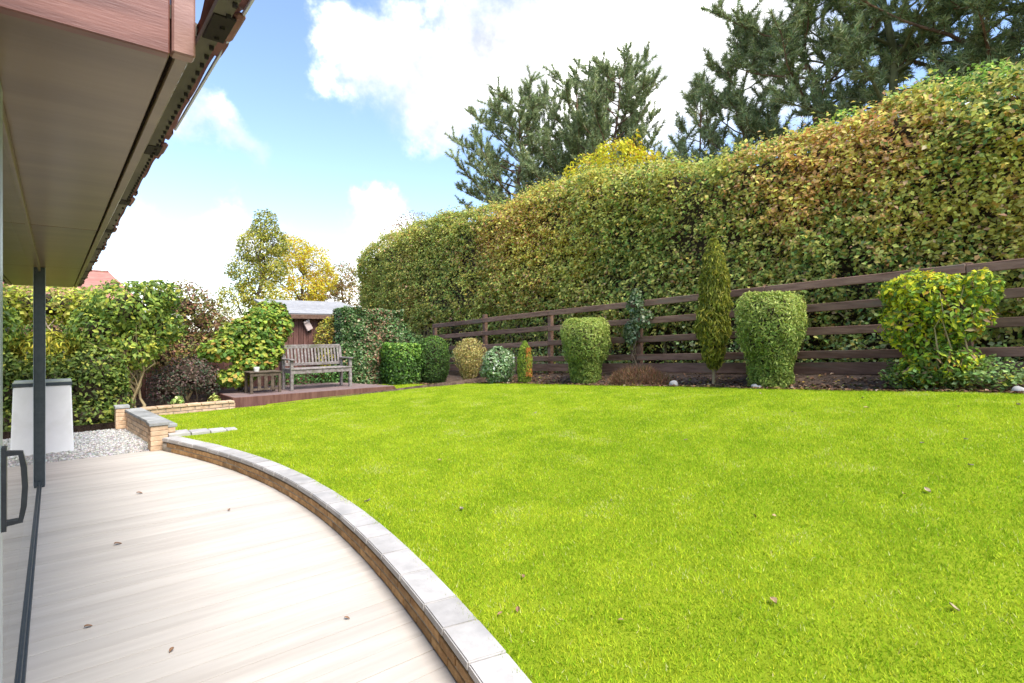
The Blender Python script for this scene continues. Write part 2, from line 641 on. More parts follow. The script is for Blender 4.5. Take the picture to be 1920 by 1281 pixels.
cols = palette(n, [(.120, .185, .008), (.19, .255, .013), (.255, .295, .020), (.34, .32, .12)], wts, .13, gain=2.25)
lean_ = RNG.normal(size=(n, 2)) * .75
D = np.concatenate([lean_, np.ones((n, 1))], axis=1)
wall_d = gx - lawn_left(gy)
glen = (.016 + .013 * np.clip((pn3 - .25) / .5, 0, 1)) * np.where((wall_d < .05) & (gy < 8.1), 1.5, 1.0)
Dn = unit(D)
qd = unit(np.cross(Dn, RNG.normal(size=(n, 3))))
Lg = (glen * (.75 + .5 * RNG.random(n)))[:, None]
Vg = np.stack([P - [0, 0, .003] - qd * .0026, P - [0, 0, .003] + qd * .0026, P + Dn * Lg], axis=1)
me = raw_mesh('grass', Vg.reshape(-1, 3), np.arange(n * 3).reshape(n, 3), np.repeat(cols, 3, axis=0))
o = link('grass', me, GRASS)
tag(o, 'short mown yellow-green grass covering the lawn', 'grass', kind='stuff')

# ------------------------------------------------------------------ patio of bleached boards
patio = bx('patio', -.3, .2, -2.4, 8.2, -.2, -.032, PATIOB, bev=0)
patio.data.materials.clear()
rows = [(y, -.4, float(curve_x(y)) + .05) for y in np.arange(-2.4, 8.15, .2)] + [(8.25, -.4, 1.02)]
bpy.data.objects.remove(patio)
patio = ribbon('patio', rows, PATIOB, lambda x, y: x * 0 - .028, nx=4)
tag(patio, kind='structure')
y = -2.2
while y < 8.2:
    w = .139
    x1 = float(min(curve_x(y), curve_x(min(y + w, 8.14)))) + .07
    bm = bmesh.new()
    bm_box(bm, -.10, x1, 0, w, -.024, 0)
    top = [e for e in bm.edges if all(v.co.z > -.001 for v in e.verts)]
    bmesh.ops.bevel(bm, geom=top, offset=.0008, segments=1, affect='EDGES')
    bmesh.ops.recalc_face_normals(bm, faces=bm.faces[:])
    me = bpy.data.meshes.new('board')
    bm.to_mesh(me)
    bm.free()
    link('board', me, PATIO, patio, loc=(0, y, RNG.normal() * .0006))
    y += w + .004

# gravel strip beyond the boards
gb = ribbon('gravel_strip', [(8.25, -.5, 1.0), (9.0, -.5, .96), (10.5, -.5, .9), (11.2, -.5, .9)], GRAVELB, lambda x, y: x * 0 - .012, nx=6)
tag(gb, kind='structure')
n = 5200
px, py = RNG.random(n) * 1.42 - .45, RNG.random(n) * 2.4 + 8.27
V, Fq = [], []
ico = [(1, 0, 0), (-1, 0, 0), (0, 1, 0), (0, -1, 0), (0, 0, .7), (0, 0, -.7)]
icf = [(0, 2, 4), (2, 1, 4), (1, 3, 4), (3, 0, 4), (2, 0, 5), (1, 2, 5), (3, 1, 5), (0, 3, 5)]
ic, cf = np.array(ico), np.array(icf)
th = RNG.random(n) * 6.28
s = .008 + .012 * RNG.random(n)
sx, sy = s * (1 + .5 * RNG.random(n)), s
c, sn = np.cos(th), np.sin(th)
VX = ic[None, :, 0] * sx[:, None]
VY = ic[None, :, 1] * sy[:, None]
V = np.stack([VX * c[:, None] - VY * sn[:, None] + px[:, None], VX * sn[:, None] + VY * c[:, None] + py[:, None], ic[None, :, 2] * s[:, None] * .8 - .008 + 0 * VX], axis=2)
Fa = (cf[None] + np.arange(n)[:, None, None] * 6).reshape(-1, 3)
gc = palette(n, [(.58, .56, .52), (.50, .48, .45), (.66, .64, .60), (.36, .31, .26)], [3, 2, 3, .5], gain=1)
o = link('gravel', raw_mesh('gravel', V.reshape(-1, 3), Fa, np.repeat(gc, 6, axis=0)), DRY)
tag(o, 'loose pale grey gravel beyond the patio boards', 'gravel', kind='stuff')

# ------------------------------------------------------------------ curved kerb wall (bricks and coping)
cw = empty('curved_brick_wall', (1.5, 4.0, 0), 0, 'low curved brick edging wall with pale stone coping between patio and lawn', 'garden wall')
cys = np.linspace(-2.3, 8.12, 900)
cxs = curve_x(cys)
seg = np.hypot(np.diff(cxs), np.diff(cys))
arc = np.concatenate([[0], np.cumsum(seg)])


def on_curve(s):
    y = np.interp(s, arc, cys)
    x = np.interp(s, arc, cxs)
    e = .02
    dx = float(curve_x(y + e) - curve_x(y - e)) / (2 * e)
    return float(x), float(y), math.atan2(1, dx)      # heading of the tangent


COFF = Vector((1.5, 4.0, 0))
# mortar core
V, Fq = [], []
for k, yy in enumerate(np.linspace(-2.3, 8.12, 80)):
    x, dx = float(curve_x(yy)), float(curve_x(yy + .02) - curve_x(yy - .02)) / .04
    nrm = Vector((1, -dx, 0)).normalized()
    a = Vector((x, yy, 0)) + nrm * .006 - COFF
    b = Vector((x, yy, 0)) + nrm * (WT - .02) - COFF
    V += [(a.x, a.y, -.05), (a.x, a.y, .117), (b.x, b.y, .117), (b.x, b.y, -.05)]
    if k:
        i = (k - 1) * 4
        for j in range(4):
            Fq.append((i + j, i + (j + 1) % 4, i + 4 + (j + 1) % 4, i + 4 + j))
link('mortar', raw_mesh('mortar', V, Fq), MORTAR, cw)
bl, bh = .205, .0535
bme = [box_mesh('brick', bl - .009, .1, bh - .008, .004) for k in range(3)]
for course in range(2):
    s = course * bl / 2
    while s + bl < arc[-1]:
        x, y, hd = on_curve(s + bl / 2)
        me = bme[random.randrange(3)]
        nrm = Vector((math.sin(hd), -math.cos(hd), 0))
        c = Vector((x, y, .003 + bh * (course + .5) + course * .002)) + nrm * (.05 + RNG.normal() * .0012) - COFF
        link('brick', me, BRICK, cw, c, (0, 0, hd + RNG.normal() * .006))
        s += bl
s = 0
while s < arc[-1] - .1:
    L = random.choice((.29, .33, .37, .25))
    L = min(L, arc[-1] - s)
    x0, y0, h0 = on_curve(s + .004)
    x1, y1, h1 = on_curve(s + L - .004)
    bm = bmesh.new()
    quad = []
    for (xx, yy, hh) in ((x0, y0, h0), (x1, y1, h1)):
        nn = Vector((math.sin(hh), -math.cos(hh), 0))
        quad.append((Vector((xx, yy, 0)) - nn * .004, Vector((xx, yy, 0)) + nn * (WT + .003)))
    mid = (quad[0][0] + quad[0][1] + quad[1][0] + quad[1][1]) / 4
    vs = []
    for zz in (-.022, .022):
        for q_ in (quad[0][0], quad[1][0], quad[1][1], quad[0][1]):
            vs.append(bm.verts.new(q_ - mid + Vector((0, 0, zz))))
    bm.faces.new(vs[3::-1])
    bm.faces.new(vs[4:])
    for k in range(4):
        bm.faces.new((vs[k], vs[(k + 1) % 4], vs[4 + (k + 1) % 4], vs[4 + k]))
    bmesh.ops.bevel(bm, geom=bm.edges[:], offset=.006, segments=2, affect='EDGES')
    bmesh.ops.recalc_face_normals(bm, faces=bm.faces[:])
    me = bpy.data.meshes.new('coping_stone')
    bm.to_mesh(me)
    bm.free()
    link('coping_stone', me, COPING, cw, mid + Vector((0, 0, .141 + RNG.normal() * .001)) - COFF, (RNG.normal() * .004, RNG.normal() * .004, 0))
    s += L

# ------------------------------------------------------------------ straight low brick walls by the bed


def straight_wall(name, label, a, b, thick, z0, courses, bmat, cmat, coping=.045, cop_l=.4, face_sides=(1,)):
    """a -> b is the visible face line, wall body to the left of a->b"""
    a, b = Vector((*a, 0)), Vector((*b, 0))
    d = (b - a)
    L = d.length
    d.normalize()
    nrm = Vector((-d.y, d.x, 0))
    hd = math.atan2(d.y, d.x)
    t = empty(name, (*a.xy, z0), hd, label, 'garden wall')
    H = courses * .0685
    bx('mortar', .006, L - .006, .006, thick - .006, -.06, H + .002, MORTAR, t, 0)
    bl = .215
    me = box_mesh('brick', bl - .010, .1, .0585, .004)
    half = box_mesh('brick', bl / 2 - .010, .1, .0585, .004)
    for c in range(courses):
        x = 0.0
        first = c % 2
        while x < L - .05:
            w = bl / 2 if (first or x + bl > L + .01) else bl
            first = 0
            for sd in face_sides:
                yy = .05 if sd > 0 else thick - .05
                link('brick', half if w < bl else me, bmat, t, (x + w / 2, yy + RNG.normal() * .0012, .034 + c * .0685), (0, 0, RNG.normal() * .005))
            x += w
    # header ends
    hm = box_mesh('brick', .1, thick - .012, .0585, .004)
    for c in range(courses):
        for xx in (.046, L - .046):
            link('brick', hm, bmat, t, (xx + (-.003 if xx < .1 else .003), thick / 2, .034 + c * .0685))
    x = -.015
    while x < L:
        w = min(cop_l, L + .015 - x)
        m_ = box_mesh('coping_stone', w - .008, thick + .03, coping, .006, 2)
        link('coping_stone', m_, cmat, t, (x + w / 2, thick / 2, H + coping / 2 + .002 + RNG.normal() * .001), (RNG.normal() * .004, 0, 0))
        x += w
    return t


straight_wall('brick_retaining_wall', 'orange buff brick retaining wall with grey coping beside the gravel strip', (.84, 10.42), (1.02, 8.34), .2, -.02, 4, BRICKL, COPINGD, .04)
straight_wall('brick_bed_wall', 'low buff brick wall at the back of the lawn in front of the shrubs', (1.08, 10.55), (2.44, 10.66), .16, .10, 2, BRICKL, BRICKL, .035, .215)
# pier at the junction of the walls
pier = empty('brick_pier', (1.01, 8.28, 0), .03, 'short pale cream brick pier where the curved wall meets the gravel', 'brick pier')
for c in range(5):
    m_ = box_mesh('brick', .19, .21, .058, .005)
    link('brick', m_, BRICKL, pier, (RNG.normal() * .002, RNG.normal() * .002, .03 + c * .0625))
bx('mortar', -.088, .088, -.098, .098, -.02, .31, MORTAR, pier, 0)
link('cap_stone', box_mesh('cap_stone', .22, .24, .04, .006, 2), COPINGD, pier, (0, 0, .333))
pier2 = empty('brick_pier', (.80, 10.47, 0), .02, 'brick pier at the far end of the retaining wall against the shrubs', 'brick pier')
for c in range(5):
    link('brick', box_mesh('brick', .17, .2, .058, .005), BRICKL, pier2, (0, 0, .03 + c * .0625))
bx('mortar', -.078, .078, -.094, .094, -.02, .31, MORTAR, pier2, 0)
link('cap_stone', box_mesh('cap_stone', .19, .22, .04, .006, 2), COPINGD, pier2, (0, 0, .333))
# pale sunken edging slabs running from the pier into the lawn
pv = empty('stone_edging', (1.12, 8.40, 0), -.02, 'row of pale worn edging slabs running from the pier into the lawn', 'edging')
x = 0
for k, w in enumerate((.26, .23, .2, .14)):
    link('slab', box_mesh('slab', w - .012, .30 - .035 * k, .12, .008, 2), COPING, pv, (x + w / 2, -.01 * k, .118 - .006 * k), (RNG.normal() * .01, .0, RNG.normal() * .02))
    x += w

# ------------------------------------------------------------------ house on the left
house = empty('house', (0, 0, 0), 0, 'house edge with glass sliding door under a brown soffit and tiled eave', 'house')
GX = -.115
HS = 2.12
# soffit panels
for y0, y1 in ((1.42, 4.215), (4.225, 6.875), (6.885, 9.86)):
    bx('soffit_panel', -.30, .198, y0, y1, HS, HS + .012, SOFFIT, house, .0015)
bx('soffit_backing', -.29, .232, 1.44, 9.85, HS + .016, HS + .05, SOFFITJ, house, 0)
bx('soffit_trim', .206, .236, 1.42, 9.86, HS - .004, HS + .018, SOFFIT, house, .003)
# boarded box end facing the patio
bx('fascia_board', -.30, .192, 1.392, 1.42, HS - .018, HS + .135, FASCIA, house, .003)
bx('fascia_board', -.30, .192, 1.392, 1.42, HS + .138, HS + .29, FASCIA, house, .003)
bx('fascia_board', -.30, .192, 1.392, 1.42, HS + .293, HS + .45, FASCIA, house, .003)
bx('corner_board', .195, .240, 1.385, 1.42, HS - .014, HS + .45, FASCIAL, house, .004)
# eave strip under the tiles, vent comb and tile course
ex0, ex1 = .237, .288
bm = bmesh.new()
bm_box(bm, .241, .275, 1.14, 9.9, HS + .016, HS + .03)
me = bpy.data.meshes.new('eave_strip')
bm.to_mesh(me)
bm.free()
link('eave_strip', me, TILEU, house)
cm = box_mesh('comb_tooth', .008, .007, .010, 0)
yy = 1.16
while yy < 6.0:
    link('comb_tooth', cm, SOFFITJ, house, (.268, yy, HS + .012))
    yy += .052 if yy < 3.2 else .2
roof = empty('roof', (0, 0, 0))
bpy.data.objects.remove(roof)
SL = math.tan(R(24))


def slab(name, x0, x1, y0, y1, zf, th, material, parent):
    bm = bmesh.new()
    vs = bm_box(bm, x0, x1, y0, y1, 0, th)
    for v in vs:
        v.co.z += zf(v.co.x)
    bmesh.ops.recalc_face_normals(bm, faces=bm.faces[:])
    me = bpy.data.meshes.new(name)
    bm.to_mesh(me)
    bm.free()
    return link(name, me, material, parent)


rf = slab('roof', -4.4, .262, 1.40, 9.92, lambda x: HS + .034 + (.262 - x) * SL, .03, TILEU, house)
tw = .335
yy = 1.10
k = 0
while yy < 9.9:
    # eave tile: flat pan with, on every third one, a raised roll, its open end covered by a dark plate
    bm = bmesh.new()
    prof = []
    roll = (k % 3 == 0)
    ns = 12
    for j in range(ns + 1):
        t = j / ns
        h = 0.0
        if roll and .3 < t < .72:
            h = .030 * math.sin(math.pi * (t - .3) / .42)
        h += .004 * math.sin(t * math.pi * 2)
        prof.append((t * (tw + .01), h))
    vv = []
    for xx in (.292 if not roll else .300, .244 if k == 0 else -.10):
        for th in (0, .016):
            for (py_, h) in prof:
                vv.append(bm.verts.new((xx, yy + py_, HS + .036 + h + th + (.28 - xx) * SL + (.004 if k % 2 else 0) + .0)))
    m1 = ns + 1
    for j in range(ns):
        bm.faces.new((vv[j], vv[j + 1], vv[m1 + j + 1], vv[m1 + j]))                      # front lip
        bm.faces.new((vv[m1 + j], vv[m1 + j + 1], vv[3 * m1 + j + 1], vv[3 * m1 + j]))      # top
        bm.faces.new((vv[j + 1], vv[j], vv[2 * m1 + j], vv[2 * m1 + j + 1]))                # underside
    bmesh.ops.recalc_face_normals(bm, faces=bm.faces[:])
    me = bpy.data.meshes.new('roof_tile')
    bm.to_mesh(me)
    bm.free()
    tl = link('roof_tile', me, TILE, rf)
    if roll:
        bx('tile_lip', .280, .302, yy + tw * .34, yy + tw * .70, HS + .018, HS + .034, TILE, tl, .006)
        bx('tile_hollow_shade', .243, .285, yy + tw * .36, yy + tw * .70, HS + .0125, HS + .018, SOFFITJ, tl, .001)  # thin dark plate standing in for the shade under the roll
    yy += tw
    k += 1
bx('edge_glint', .294, .300, 1.13, 2.05, HS + .026, HS + .034, GLINT, house, .001)  # pale strip added as the light glinting along the tile edge
# tile field above
for k in range(13):
    x1 = -.06 - k * .3
    slab('tile_course', x1 - .33, x1, 1.40, 9.9, lambda x: HS + .075 + (.262 - x) * SL, .018, TILE, rf)

# glazing
door = empty('sliding_door', (0, 0, 0))
door.parent = house
pane = bx('pane', GX - .012, GX, 1.93, 6.96, .055, HS - .035, GLASS, door, 0)
bx('bottom_track', GX - .07, GX + .018, 1.75, 7.05, 0.0, .018, FRAME, door, .003)
bx('bottom_rail', GX - .03, GX + .006, 1.86, 6.98, .024, .058, FRAME, door, .002)
bx('head_rail', GX - .03, GX + .008, 1.86, 6.98, HS - .04, HS - .003, SOFFIT, door, .002)
bx('stile', GX - .035, GX + .012, 1.835, 1.925, .024, HS - .003, FRAMEL, door, .003)
bx('frame_post', GX - .07, GX + .040, 6.965, 7.05, 0.0, HS - .002, FRAME, door, .003)
bx('frame_edge', GX + .0405, GX + .045, 6.96, 7.052, 0.02, HS - .004, FRAMEL, door, 0)
hd = empty('handle', (0, 0, 0))
bpy.data.objects.remove(hd)
bm = bmesh.new()
hz = 1.105
bm_box(bm, GX + .012, GX + .022, 1.862, 1.898, hz - .105, hz + .105)
pts = [(GX + .018, hz - .088), (GX + .048, hz - .086), (GX + .054, hz - .05), (GX + .0565, hz), (GX + .054, hz + .05), (GX + .048, hz + .086), (GX + .018, hz + .088)]
prev = None
for i, (hx, hzz) in enumerate(pts):
    a = Vector(pts[max(i - 1, 0)])
    b = Vector(pts[min(i + 1, len(pts) - 1)])
    d = (b - a).normalized()
    nn = Vector((-d.y, d.x)) * .006
    ring = [bm.verts.new((hx + sgn * nn.x, yq, hzz + sgn * nn.y)) for sgn, yq in ((1, 1.868), (1, 1.892), (-1, 1.892), (-1, 1.868))]
    if prev:
        for j in range(4):
            bm.faces.new((prev[j], prev[(j + 1) % 4], ring[(j + 1) % 4], ring[j]))
    else:
        bm.faces.new(ring)
    prev = ring
bm.faces.new(prev)
bmesh.ops.bevel(bm, geom=[e for e in bm.edges if e.calc_face_angle(0) > .9], offset=.0025, segments=2, affect='EDGES')
bmesh.ops.recalc_face_normals(bm, faces=bm.faces[:])
me = bpy.data.meshes.new('handle')
bm.to_mesh(me)
bm.free()
link('handle', me, HANDLE, door)
# masonry and room behind
bx('wall', -.40, GX - .02, 7.06, 9.70, -.2, HS + .02, WALLB, house, 0)
bx('end_wall', -5.0, -.41, 9.45, 9.70, -.2, HS + .02, WALLB, house, 0)
bx('room_floor', -5.0, GX - .075, -2.3, 9.44, -.2, -.01, PLASTER, house, 0)
bx('room_wall', -5.2, -5.01, -2.3, 9.44, -.2, HS + .3, PLASTER, house, 0)
bx('flat_roof', -5.2, -.14, -2.5, 1.10, HS + .62, HS + .75, FASCIA, house, .004)
bx('upper_wall', -.30, -.14, -2.3, 1.10, HS + .104, HS + .618, WALLB, house, 0)
bx('room_ceiling', -5.0, -.14, -2.3, 1.38, HS + .06, HS + .1, PLASTER, house, 0)
bx('room_ceiling', -5.0, -.31, 1.385, 9.44, HS + .06, HS + .1, PLASTER, house, 0)
bx('near_wall', -5.0, -.2, -2.5, -2.31, -.2, HS + .02, WALLB, house, 0)

# white tapered block by the end of the house
pl = empty('tapered_pillar', (.005, 9.15, -.03), 0, 'white tapered masonry block with dark slate cap at the end of the house wall', 'pillar')
bm = bmesh.new()
vs = bm_box(bm, -.155, .155, -.2, .2, 0, .86)
for v in vs:
    if v.co.z < .1:
        v.co.x *= 1.17
        v.co.y *= 1.12
bmesh.ops.bevel(bm, geom=bm.edges[:], offset=.012, segments=2, affect='EDGES')
me = bpy.data.meshes.new('body')
bm.to_mesh(me)
bm.free()
link('body', me, WHITE, pl)
bx('cap', -.165, .165, -.21, .21, .855, .895, SLATE, pl, .004)
bx('cap_top', -.158, .158, -.2, .2, .893, .912, LEAD, pl, .004)

# ------------------------------------------------------------------ deck platform, bench, table
DZ = .32
dk = empty('deck_platform', (2.47, 10.72, 0), .035, 'low brown timber deck platform under the bench at the back of the lawn', 'deck')
for k in range(13):
    y0 = .03 + k * .139
    x1 = 3.22 - .05 * k
    bx('board', 0, x1, y0, y0 + .133, DZ - .026, DZ + RNG.normal() * .0008, DECKWOOD, dk, .004)
bx('edge_board', 0, 3.22, 0, .026, .06, DZ - .002, SHEDWOOD, dk, .004)
bx('edge_board', -.028, -.002, 0, 1.85, .06, DZ - .002, SHEDWOOD, dk, .004)
bx('edge_board', 3.225, 3.25, 0, 1.0, .06, DZ - .03, SHEDWOOD, dk, .004)

bench = empty('garden_bench', (4.24, 11.48, DZ), .07, 'weathered grey-brown slatted wooden bench standing on the brown deck', 'bench')
BW = 1.33
for sx in (-1, 1):
    x = sx * (BW / 2 - .035)
    bx('front_leg', x - .03, x + .03, -.24, -.18, 0, .60, BENCHWOOD, bench, .005)
    bar('rear_leg', (x, .20, 0), (x, .20, .42), .055, .06, BENCHWOOD, bench, .005, up=(0, 1, 0))
    bar('back_post', (x, .20, .40), (x, .30, .86), .055, .06, BENCHWOOD, bench, .005, up=(0, 1, 0))
    bx('armrest', x - .036, x + .036, -.28, .25, .60, .632, BENCHWOOD, bench, .008)
    bx('side_rail', x - .018, x + .018, -.18, .18, .34, .41, BENCHWOOD, bench, .004)
bx('front_rail', -BW / 2 + .06, BW / 2 - .06, -.235, -.20, .33, .41, BENCHWOOD, bench, .004)
bx('rear_rail', -BW / 2 + .06, BW / 2 - .06, .18, .215, .33, .41, BENCHWOOD, bench, .004)
for k in range(5):
    y0 = -.25 + k * .092
    bx('seat_slat', -BW / 2 + .01, BW / 2 - .01, y0, y0 + .074, .412, .434, BENCHWOOD, bench, .005)
bar('top_rail', (-BW / 2 + .02, .305, .865), (BW / 2 - .02, .305, .865), .04, .08, BENCHWOOD, bench, .006)
bar('lower_back_rail', (-BW / 2 + .06, .222, .50), (BW / 2 - .06, .222, .50), .035, .06, BENCHWOOD, bench, .005)
for k in range(17):
    x = -BW / 2 + .085 + k * (BW - .17) / 16
    bar('back_slat', (x, .228, .515), (x, .297, .835), .016, .040, BENCHWOOD, bench, .003, up=(1, 0, 0))

TABLEW = surf('dark weathered table wood', (.07, .05, .034), (.16, .12, .085), 7, .8, (2, 2, 2), .4, 60, rnd=.15)
tb = empty('side_table', (3.10, 11.28, DZ), .05, 'small brown wooden slatted table beside the bench on the deck', 'table')
for k in range(4):
    bx('top_slat', -.30, .30, -.2 + k * .1, -.105 + k * .1, .395, .415, TABLEW, tb, .004)
for sx in (-1, 1):
    for sy in (-1, 1):
        bx('leg', sx * .26 - .025, sx * .26 + .025, sy * .16 - .025, sy * .16 + .025, 0, .394, TABLEW, tb, .004)
bx('apron', -.235, .235, -.18, -.16, .33, .39, TABLEW, tb, .003)
bx('apron', -.235, .235, .16, .18, .33, .39, TABLEW, tb, .003)
for k in range(3):
    x = -.12 + k * .12
    bx('side_slat', x - .03, x + .03, -.178, -.162, .06, .329, TABLEW, tb, .003)
bx('lower_rail', -.235, .235, -.158, -.142, .06, .10, TABLEW, tb, .003)
bm = bmesh.new()
prof = [(0, .03), (.0, .045), (.06, .055), (.085, .05), (.085, .042), (.05, .045)]
rings = []
for h, r in prof:
    rings.append([bm.verts.new((r * math.cos(a * math.pi / 8), r * math.sin(a * math.pi / 8), h)) for a in range(16)])
for a in range(len(rings) - 1):
    for j in range(16):
        bm.faces.new((rings[a][j], rings[a][(j + 1) % 16], rings[a + 1][(j + 1) % 16], rings[a + 1][j]))
bm.faces.new(rings[-1])
bm.faces.new(rings[0][::-1])
me = bpy.data.meshes.new('pot')
bm.to_mesh(me)
bm.free()
o = link('white_pot', me, CERAMIC, loc=(2.98, 11.26, DZ + .415))
tag(o, 'small white pot standing on the brown slatted side table', 'pot')

# ------------------------------------------------------------------ shed and rear fence
shed = empty('garden_shed', (4.2, 13.6, .15), 0, 'brown boarded garden shed with grey felt roof behind the bench', 'shed')
bx('wall_core', .02, 2.1, .03, 1.9, 0, 1.74, SHEDWOOD, shed, 0)
for k in range(18):
    bx('wall_board', k * .12, k * .12 + .114, 0, .024, 0, 1.735, SHEDWOOD, shed, .004)
for k in range(15):
    bx('wall_board', -.012, .012, .03 + k * .125, .148 + k * .125, 0, 1.735, SHEDWOOD, shed, .004)
bm = bmesh.new()
vs = bm_box(bm, -.12, 2.25, -.16, 2.1, 0, .035)
for v in vs:
    v.co.z += 1.735 + (v.co.y + .16) * .20
me = bpy.data.meshes.new('roof')
bm.to_mesh(me)
bm.free()
rfo = link('roof', me, FELT, shed)
for k in range(3):
    y0 = -.15 + k * .72
    m_ = box_mesh('felt_strip', 2.41, .74, .008, .002, 1)
    m_.transform(Matrix.Rotation(math.atan(.2), 4, 'X'))
    link('felt_strip', m_, FELT, rfo, (1.065, y0 + .36, 1.735 + .042 + (y0 + .36 + .16) * .2 + .004 * (3 - k)))
bx('fascia_board', -.13, 2.26, -.185, -.163, 1.66, 1.765, FENCEWOOD, shed, .004)
lampo = empty('floodlight', (0, 0, 0))
lampo.parent = shed
m_ = box_mesh('lamp_housing', .15, .07, .20, .012, 2)
m_.transform(Matrix.Rotation(R(-28), 4, 'Y'))
link('lamp_housing', m_, LAMPC, lampo, (.57, -.065, 1.48))
m_ = box_mesh('lamp_visor', .15, .09, .05, .008, 2)
m_.transform(Matrix.Rotation(R(-28), 4, 'Y'))
link('lamp_visor', m_, LAMPC, lampo, (.515, -.08, 1.595))
bx('bracket', .59, .64, -.035, -.001, 1.34, 1.42, HANDLE, lampo, .004)

rfence = empty('board_fence', (-4.5, 13.75, .05), 0, 'dark brown close-boarded fence behind the left shrubs', 'fence')
for k in range(71):
    bx('fence_board', k * .122, k * .122 + .117, RNG.normal() * .003, .02, 0, 1.45 + RNG.normal() * .006, SHEDWOOD, rfence, .003)
for zz in (.3, 1.2):
    bx('fence_rail', 0, 8.66, .024, .075, zz, zz + .08, SHEDWOOD, rfence, .004)

# ------------------------------------------------------------------ post and rail fence
FX = 8.5


def rail_top(y):
    return 2.34 - .0485 * y


fence = empty('rail_fence', (FX, 5, 1.0), 0, 'brown four-rail timber fence running along the bed in front of the tall hedge', 'fence')
fo = Vector((FX, 5, 1.0))
posts = [11.4 - 2.45 * k for k in range(-1, 7)]
for k, y in enumerate(posts):
    t = rail_top(y) + (.13 if k == 1 else .03) + RNG.normal() * .012
    gz = LH(FX, y)
    o = bx('post', .028, .125, y - .05 - 5, y + .05 - 5, gz - .3 - 1.0, t - 1.0 + .03, FENCEWOOD, fence, .006)
for i in range(len(posts) - 1):
    y1, y0 = posts[i], posts[i + 1]
    for r in range(4):
        dz = r * .337
        sag = RNG.normal() * .008
        a = Vector((FX, y0 + .004, rail_top(y0) - dz + RNG.normal() * .006)) - fo
        b = Vector((FX, y1 - .004, rail_top(y1) - dz + RNG.normal() * .006)) - fo
        bar('rail', a, b, .045, .115, FENCEWOOD, fence, .007)
    a = Vector((FX + .01, y0 + .004, rail_top(y0) - 1.21)) - fo
    b = Vector((FX + .01, y1 - .004, rail_top(y1) - 1.21)) - fo
    bar('gravel_board', a, b, .035, .17, FENCEWOOD, fence, .005)


# ------------------------------------------------------------------ foliage
OLIVE, YGREEN, GOLD = (.125, .130, .034), (.205, .190, .045), (.30, .20, .038)
ORANGE, BROWN, DARKG, MID = (.28, .135, .045), (.20, .125, .065), (.035, .065, .018), (.085, .125, .025)


def bulge(P, scale, amp, seed):
    return amp * (fbmn(P, scale, seed, 3) - .5) * 2


def profile_points(n, h, prof, sq=2.0, seed=1, nscale=5.0, amp=.12, depth=.16, top_frac=.25, ex=1.0, ey=1.0):
    """points on a clipped/upright shrub: prof = [(t, r)...], sq = superellipse power of the plan"""
    ts = np.array([p_[0] for p_ in prof])
    rs = np.array([p_[1] for p_ in prof])
    nt_ = int(n * top_frac)
    t = np.concatenate([RNG.random(n - nt_), np.full(nt_, 1.0)])
    th = RNG.random(n) * 2 * math.pi
    r = np.interp(t, ts, rs)
    rr = np.ones(n)
    rr[n - nt_:] = np.sqrt(RNG.random(nt_))
    c, s = np.cos(th), np.sin(th)
    k = (np.abs(c) ** sq + np.abs(s) ** sq) ** (-1 / sq)
    rad = r * rr * k
    P0 = np.stack([rad * c * ex, rad * s * ey, t * h], axis=1)
    slope = np.gradient(rs, ts * h + 1e-9 * np.arange(len(ts)))
    nz = -np.interp(t, ts, slope)
    N = np.stack([c, s, np.clip(nz, -1.5, 2)], axis=1)
    N[n - nt_:] = np.stack([c[n - nt_:] * .3, s[n - nt_:] * .3, np.ones(nt_)], axis=1)
    N = unit(N)
    disp = bulge(P0, nscale, amp, seed) - np.abs(RNG.normal(size=n)) * depth * .5
    return P0 + N * disp[:, None] * np.minimum(1, r * 3)[:, None], N


def ell_points(n, ells, seed=1, nscale=3.0, amp=.25, depth=.3):
    """points around a union of ellipsoids [(cx, cy, cz, rx, ry, rz)]"""
    E = np.array(ells, float)
    area = (E[:, 3] * E[:, 4] * E[:, 5]) ** (2 / 3)
    k = RNG.choice(len(E), n, p=area / area.sum())
    d = unit(RNG.normal(size=(n, 3)))
    e = E[k]
    P = e[:, :3] + d * e[:, 3:]
    N = unit(d / e[:, 3:])
    f = 1 + bulge(P, nscale, amp, seed) - np.abs(RNG.normal(size=n)) * depth
    P = e[:, :3] + d * e[:, 3:] * f[:, None]
    # drop points deep inside another ellipsoid
    inside = np.zeros(n, bool)
    for q in E:
        inside |= (((P - q[:3]) / (q[3:] * .62)) ** 2).sum(1) < 1
    return P[~inside], N[~inside]


def core_mesh(name, ells, shrink=.62):
    bm = bmesh.new()
    for e in ells:
        M = Matrix.Translation(e[:3]) @ Matrix.Diagonal((e[3] * shrink, e[4] * shrink, e[5] * shrink, 1))
        r_ = bmesh.ops.create_icosphere(bm, subdivisions=2, radius=1, matrix=M)
        for v in r_['verts']:
            v.co += Vector(RNG.normal(size=3) * .06 * min(e[3:]))
    me = bpy.data.meshes.new(name)
    bm.to_mesh(me)
    bm.free()
    return me


def shrub(name, loc, label, cat='shrub', group=None):
    return empty(name, loc, 0, label, cat, group)


def facing(N, up=.35, jit=.75):
    return N + np.array([0, 0, up]) + RNG.normal(size=N.shape) * jit


def stems_mesh(n, base_r, top, spread, r0, seed=0):
    paths = []
    for k in range(n):
        a = RNG.random() * 6.28
        b = a + RNG.normal() * .5
        p0 = (base_r * math.cos(a), base_r * math.sin(a), -.05)
        p1 = (spread * math.cos(b) * RNG.random() ** .5, spread * math.sin(b) * RNG.random() ** .5, top * (.7 + .3 * RNG.random()))
        w = wander(p0, p1, 6, .05)
        paths.append((w, [r0 * (1 - .8 * i / 6) for i in range(7)]))
    return tubes('stems', paths, 6)


# ---- tall hedge
hy0, hy1 = -4.0, 21.6


